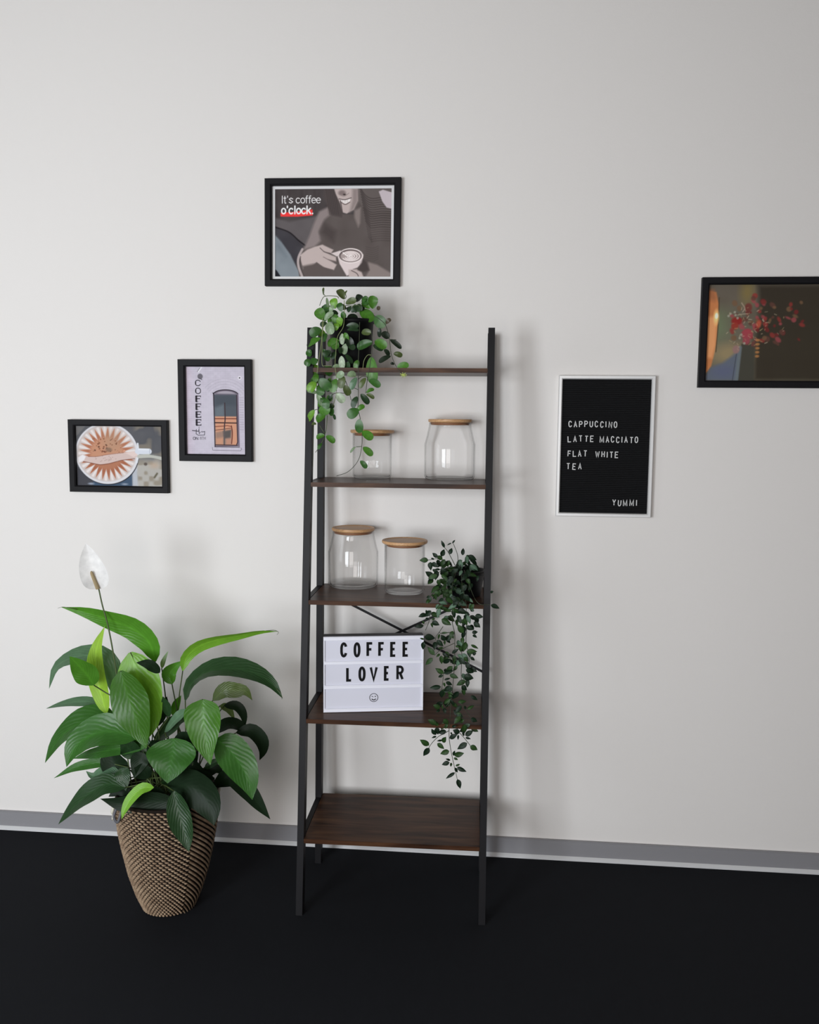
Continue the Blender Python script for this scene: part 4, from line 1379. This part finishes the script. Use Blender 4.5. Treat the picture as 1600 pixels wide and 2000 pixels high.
Z2 = [(190, 185, 95, 335, 104, 'bright'), (75, 325, 210, 345, 46, 'pale'), (215, 355, 292, 530, 64, 'pale'), (215, 70, 185, 190, 70, 'green'), (235, 150, 405, 295, 118, 'mid'), (300, 265, 245, 380, 96, 'mid'),
      (490, 145, 420, 338, 96, 'green'), (495, 135, 598, 62, 76, 'pale'), (592, 105, 540, 278, 94, 'olive'), (600, 235, 672, 380, 84, 'olive'), (640, 95, 768, 88, 84, 'pale'), (775, 125, 698, 298, 82, 'grey'),
      (905, 130, 822, 278, 62, 'olive'), (955, 158, 1110, 258, 84, 'mid'), (912, 342, 1025, 292, 48, 'green'), (915, 362, 1026, 424, 48, 'olive'), (835, 358, 948, 502, 74, 'dark'), (785, 395, 718, 558, 74, 'dark'),
      (778, 602, 888, 526, 62, 'green'), (805, 580, 652, 690, 116, 'mid'), (488, 358, 598, 478, 94, 'white'), (430, 358, 372, 455, 44, 'dark'), (340, 425, 342, 570, 94, 'mid'), (235, 592, 398, 602, 118, 'green'),
      (335, 655, 208, 748, 104, 'green'), (178, 588, 92, 742, 86, 'bright'), (442, 565, 405, 668, 64, 'mid'), (455, 648, 472, 725, 32, 'dark'), (322, 948, 205, 985, 66, 'green'), (342, 955, 465, 1050, 72, 'green'),
      (282, 1058, 228, 1145, 46, 'mid'), (205, 788, 130, 792, 36, 'olive'), (815, 715, 815, 915, 96, 'mid'), (858, 888, 998, 1008, 102, 'green'), (762, 1110, 685, 1195, 32, 'pale'), (868, 1115, 1002, 1235, 78, 'green'),
      (828, 1308, 918, 1415, 60, 'mid')]
for i in range(34):
    a, b = random.uniform(330, 900), random.uniform(230, 700)
    if a > 640 and b > 520:
        continue
    t_ = random.uniform(0, 6.28)
    q = random.uniform(80, 125)
    hleaf((a, b), (a + q * math.cos(t_), b + q * math.sin(t_)), q * .75, random.choice(['mid', 'green', 'dark', 'green', 'bright'] if a < 600 else ['dark', 'vdark', 'mid']), -.15 - .05 * random.random(), z1p)
for i in range(16):
    a, b = random.uniform(120, 420), random.uniform(900, 1750)
    t_ = random.uniform(.5, 2.6)
    q = random.uniform(75, 110)
    hleaf((a, b), (a + q * math.cos(t_), b + q * math.sin(t_)), q * .75, random.choice(['mid', 'green', 'green', 'dark']), -.25, z1p)
for a, b, c_, d_, w, col in Z2:
    hleaf((a, b), (c_, d_), w, col, -.255 - .02 * random.random(), z2p)
VINES = [([(600, 230), (602, 400), (588, 600), (505, 750), (482, 950), (470, 1150), (485, 1300), (490, 1530), (440, 1740)], M_STEML), ([(310, 520), (290, 700), (250, 1000), (222, 1200), (210, 1400), (210, 1620)], M_STEML),
         ([(820, 540), (812, 850), (800, 1100), (800, 1300), (800, 1600), (795, 1770), (822, 1880), (852, 2100), (848, 2300), (800, 2500), (660, 2660), (490, 2725)], M_STEMD),
         ([(1020, 440), (1180, 570), (1240, 780), (1270, 1000), (1340, 1172), (1430, 1290)], M_STEMD), ([(980, 650), (1000, 830), (985, 1030), (930, 1350), (905, 1550)], M_STEMD),
         ([(590, 1310), (640, 1430), (700, 1650)], M_STEMD), ([(360, 1860), (345, 2050), (320, 2150), (300, 2210), (240, 2320), (190, 2390)], M_STEM), ([(245, 2000), (320, 2120)], M_STEM),
         ([(290, 480), (285, 900), (286, 1140), (330, 1160), (420, 1160)], M_STEML), ([(520, 200), (490, 172), (335, 170), (285, 215), (250, 305)], M_STEM), ([(610, 210), (628, 170), (590, 85)], M_STEM),
         ([(330, 170), (306, 130), (306, 60)], M_STEM), ([(985, 1008), (930, 1010), (880, 1090), (865, 1205)], M_STEML), ([(155, 1950), (160, 2330), (155, 2590)], M_STEM), ([(180, 1790), (210, 1780), (235, 1790)], M_STEM),
         ([(700, 1490), (740, 1475), (800, 1500)], M_STEMD), ([(800, 1350), (860, 1310), (930, 1320)], M_STEMD), ([(380, 1650), (430, 1570), (500, 1545), (600, 1550)], M_STEM), ([(620, 300), (720, 310), (800, 300), (830, 340)], M_STEM),
         ([(770, 2310), (840, 2305)], M_STEM), ([(1340, 790), (1250, 785)], M_STEMD)]
for pts, m_ in VINES:
    P = [at(*z1p(x, y), -.20 - .055 * min(1, y / 900)) for x, y in pts]
    mk('stem', *tube(P, .0011, len(P) * 5, 5, .8), m_, hoya, smooth=True)
V, Fc = join(*[tube([at(*z2p(1440, 90), -.262), at(*z2p(1440 + 52 * math.cos(a), 90 + 40 * math.sin(a)), -.262 - .004 * math.sin(3 * a))], .0016, 4, 5, .6) for a in [i * .9 for i in range(7)]])
o = mk('blossom', V, Fc, mat('pale_green_blossom', (0.45, 0.55, 0.12), .6), hoya, smooth=True)

# ---- dark leaved trailing plant on the third board
z_s3 = SH_Z[2]
c3 = at(908, 1113, -.19)
R3 = .062
H3 = c3.z - z_s3
dp = thing('flower_pot', 'black pot at right end of the middle board holding the dark leaved plant', 'pot', (c3.x, -.19, z_s3 + .0008))
mk('pot_wall', *lathe([(0, 0), (R3 * .78, 0), (R3 * .80, .003), (R3 * .97, H3 - .014), (R3 + .002, H3 - .012), (R3 + .002, H3), (R3 - .003, H3), (R3 - .004, H3 - .03), (R3 * .65, .01), (0, .01)], 48), M_BLACKPL, dp, True, True)
rus = thing('trailing_plant', 'trailing plant with small dark pointed leaves hanging down from the middle board', 'plant', (c3.x, -.19, z_s3 + H3 - .02))
mk('soil', *lathe([(0, .004), (R3 * .6, .006), (R3 - .006, .0)], 32), M_SOIL, rus, True, True)


def zc(k):
    o_ = {3: 1040, 4: 1200, 5: 1370}[k]
    return lambda x, y: (800 + .11875 * x, o_ + .11875 * y)


def rleaf(ub, vb, ut, vt, w, col, y):
    pb, pt = at(ub, vb, y), at(ut, vt, y + random.uniform(-.008, .008))
    mid = (pb + pt) / 2 + Vector((0, -.002, .001))
    V, Fc, UV = blade([pb, mid, pt], w / 2 * px(pb) * 1.08, (random.uniform(-.4, .4), -1, random.uniform(-.1, .6)), 'pointed', random.uniform(.05, .3), 0, 8, 2)
    leaf(rus, V, Fc, UV, M_RUSCUS, col)


RCOL = {'d': (0.007, 0.017, 0.008), 'g': (0.019, 0.046, 0.012), 's': (0.07, 0.12, 0.08)}
COL.update({'rd': RCOL['d'], 'rg': RCOL['g'], 'rs': RCOL['s']})
R = {3: [(575, 250, 522, 128, 48), (705, 180, 752, 122, 28), (690, 175, 615, 214, 22), (528, 395, 572, 275, 80), (660, 360, 700, 255, 70), (875, 375, 885, 255, 62), (462, 415, 375, 335, 64), (542, 445, 440, 385, 74),
         (310, 455, 162, 460, 82), (405, 445, 350, 422, 32), (342, 485, 352, 625, 88), (365, 500, 475, 575, 74), (505, 612, 412, 605, 36), (395, 738, 258, 642, 92), (388, 762, 298, 845, 84), (510, 640, 600, 720, 80),
         (600, 885, 515, 945, 76), (402, 988, 505, 1000, 62), (402, 1012, 445, 1115, 64), (342, 1050, 278, 1075, 42), (378, 1012, 382, 1065, 26), (335, 1108, 268, 1165, 64), (1340, 1190, 1482, 1252, 78),
         (1330, 990, 1385, 968, 42), (1078, 1370, 1215, 1392, 80), (1058, 1470, 1165, 1565, 84), (1000, 1270, 1065, 1292, 54), (275, 1345, 145, 1388, 74), (292, 1335, 268, 1272, 38), (368, 1442, 422, 1412, 38),
         (302, 1400, 252, 1448, 32), (242, 1502, 208, 1452, 38), (232, 1532, 78, 1556, 70), (355, 1488, 384, 1568, 38), (368, 1470, 495, 1525, 84), (350, 1320, 495, 1395, 86), (528, 1425, 690, 1525, 104),
         (930, 380, 1010, 440, 60), (1000, 430, 1070, 500, 60), (1060, 520, 1140, 600, 44), (960, 520, 1040, 590, 70)],
     4: [(248, 368, 425, 392, 106), (238, 412, 168, 390, 32), (236, 448, 220, 580, 76), (430, 448, 408, 588, 80), (412, 665, 295, 535, 80), (448, 425, 555, 525, 80), (492, 320, 472, 415, 38), (518, 312, 645, 300, 32),
         (592, 432, 515, 335, 84), (600, 432, 705, 335, 86), (702, 330, 722, 405, 42), (580, 432, 580, 505, 42), (562, 552, 458, 562, 38), (502, 650, 438, 705, 38), (520, 678, 532, 818, 74), (382, 718, 262, 835, 76),
         (540, 640, 655, 712, 48), (558, 802, 685, 728, 76), (692, 740, 678, 805, 38), (562, 972, 422, 885, 80), (572, 942, 602, 888, 38), (562, 970, 725, 925, 76), (552, 1000, 472, 1035, 48), (572, 1080, 675, 1048, 38),
         (562, 1120, 586, 1195, 34), (598, 1110, 705, 1165, 64), (518, 1190, 330, 1210, 80), (530, 1245, 532, 1375, 80), (700, 640, 815, 565, 56), (758, 520, 825, 545, 42), (860, 560, 830, 440, 70), (1010, 500, 1135, 565, 46),
         (938, 612, 1115, 612, 86), (1040, 660, 1100, 640, 50), (758, 802, 925, 738, 96), (948, 780, 972, 925, 76), (978, 880, 1115, 945, 76), (895, 1020, 1055, 1052, 116), (855, 1178, 945, 1245, 86), (638, 1340, 708, 1352, 54),
         (682, 1388, 555, 1475, 76), (798, 1442, 935, 1430, 66), (502, 1542, 385, 1488, 86), (540, 1552, 545, 1478, 34), (502, 1570, 436, 1604, 44), (922, 1562, 910, 1498, 42), (948, 1562, 1065, 1498, 56), (885, 305, 788, 165, 96),
         (1058, 150, 1165, 205, 86), (1000, 170, 1062, 245, 56), (1028, 302, 1125, 290, 62), (1040, 338, 1112, 384, 48), (900, 700, 960, 790, 60), (1000, 700, 1075, 760, 50)],
     5: [(322, 722, 170, 628, 92), (325, 764, 228, 898, 92), (605, 488, 465, 522, 82), (432, 552, 360, 448, 74), (440, 428, 472, 545, 84), (442, 574, 362, 602, 34), (545, 672, 602, 582, 78), (540, 640, 448, 652, 32),
         (458, 688, 572, 782, 72), (655, 815, 505, 864, 88), (718, 892, 748, 806, 46), (738, 890, 900, 850, 88), (728, 928, 798, 962, 40), (672, 970, 592, 942, 34), (658, 1000, 530, 1042, 72), (685, 1008, 680, 1076, 40),
         (758, 1062, 834, 1032, 34), (782, 1084, 940, 1158, 72), (748, 1090, 792, 1170, 48), (748, 1168, 596, 1272, 54), (790, 1280, 838, 1436, 84), (658, 606, 790, 542, 78), (690, 505, 690, 548, 34), (802, 548, 798, 634, 34),
         (822, 520, 712, 468, 86), (892, 572, 880, 470, 40), (918, 562, 1050, 478, 84), (922, 594, 1010, 618, 38), (948, 684, 785, 788, 92), (998, 732, 1120, 798, 88), (440, 370, 298, 300, 90), (470, 400, 400, 320, 64),
         (560, 290, 640, 372, 92), (1010, 282, 1115, 332, 84), (820, 332, 905, 300, 74), (560, 430, 640, 380, 70), (700, 420, 780, 400, 50)]}
for k, rows in R.items():
    cv = zc(k)
    for a, b, c_, d_, w in rows:
        ub, vb = cv(a, b)
        ut, vt = cv(c_, d_)
        yy = -.36 - .03 * random.random() if vb > 1150 else -.25 - .06 * random.random()
        if k == 3 and a > 850 and b < 620:
            yy = -.19
        rleaf(ub, vb, ut, vt, w * .11875, random.choice(['rd', 'rd', 'rg', 'rg', 'rd']), yy)
# the dense crown and the thick of the hanging strands
for i in range(185):
    if i < 125:
        u, v = random.gauss(888, 22), random.uniform(1085, 1205)
        if v < 1112:
            u = random.uniform(855, 925)
        yy = -.262 - .06 * random.random() if v < 1160 else -.345 - .05 * random.random()
        if v < 1110:
            yy = -.18 - .08 * random.random()
    else:
        v = random.uniform(1195, 1425)
        u = random.gauss(898 if v < 1330 else 888, 15)
        yy = -.345 - .04 * random.random()
    if u > 938:
        continue
    a = random.uniform(.3, 2.84)
    ln = random.uniform(12, 21)
    rleaf(u, v, u + ln * math.cos(a), v + ln * math.sin(a), ln * random.uniform(.45, .6), random.choice(['rd', 'rd', 'rg', 'rs', 'rg']), yy)
TW = [(5, [(650, 430), (655, 620), (690, 850), (745, 1100), (788, 1285)]), (5, [(650, 480), (560, 535), (480, 575), (390, 660), (330, 740), (320, 772)]), (5, [(780, 440), (820, 510), (900, 600), (1000, 725)]),
      (4, [(700, 130), (740, 300), (746, 500), (735, 880), (705, 1250), (680, 1450), (665, 1760), (650, 1880)]), (4, [(850, 440), (860, 700), (850, 1000), (870, 1200)]), (4, [(746, 470), (660, 510), (560, 555), (480, 610), (410, 672)]),
      (4, [(550, 200), (490, 290), (440, 360), (425, 430)]), (4, [(600, 940), (562, 972), (550, 1080), (530, 1240)]), (4, [(345, -60), (338, 0), (320, 120), (262, 262)]), (4, [(740, 300), (640, 298), (520, 312), (490, 295)]),
      (4, [(730, 715), (650, 705), (560, 650)]), (4, [(930, 80), (940, 250), (930, 450), (980, 700), (960, 980)]), (3, [(700, 560), (560, 450), (440, 435), (300, 455)]), (3, [(720, 620), (560, 600), (400, 745)]),
      (3, [(800, 560), (790, 370), (720, 180)]), (3, [(760, 560), (640, 330), (570, 240)]), (3, [(760, 650), (640, 800), (540, 900), (440, 950), (340, 1050)]), (3, [(780, 600), (700, 900), (720, 1200), (710, 1480)]),
      (3, [(850, 600), (870, 900), (930, 1150), (930, 1420)]), (3, [(900, 620), (1100, 1130), (1330, 1190)]), (4, [(700, 1400), (610, 1500), (540, 1552)]), (4, [(840, 1440), (900, 1540), (1010, 1700)])]
for k, pts in TW:
    cv = zc(k)
    P = []
    for x, y in pts:
        u, v = cv(x, y)
        P.append(at(u, v, -.20 - .165 * min(1, max(0, (v - 1085) / 75))))
    mk('stem', *tube(P, .0011, len(P) * 5, 5, .8), M_STEMD, rus, smooth=True)
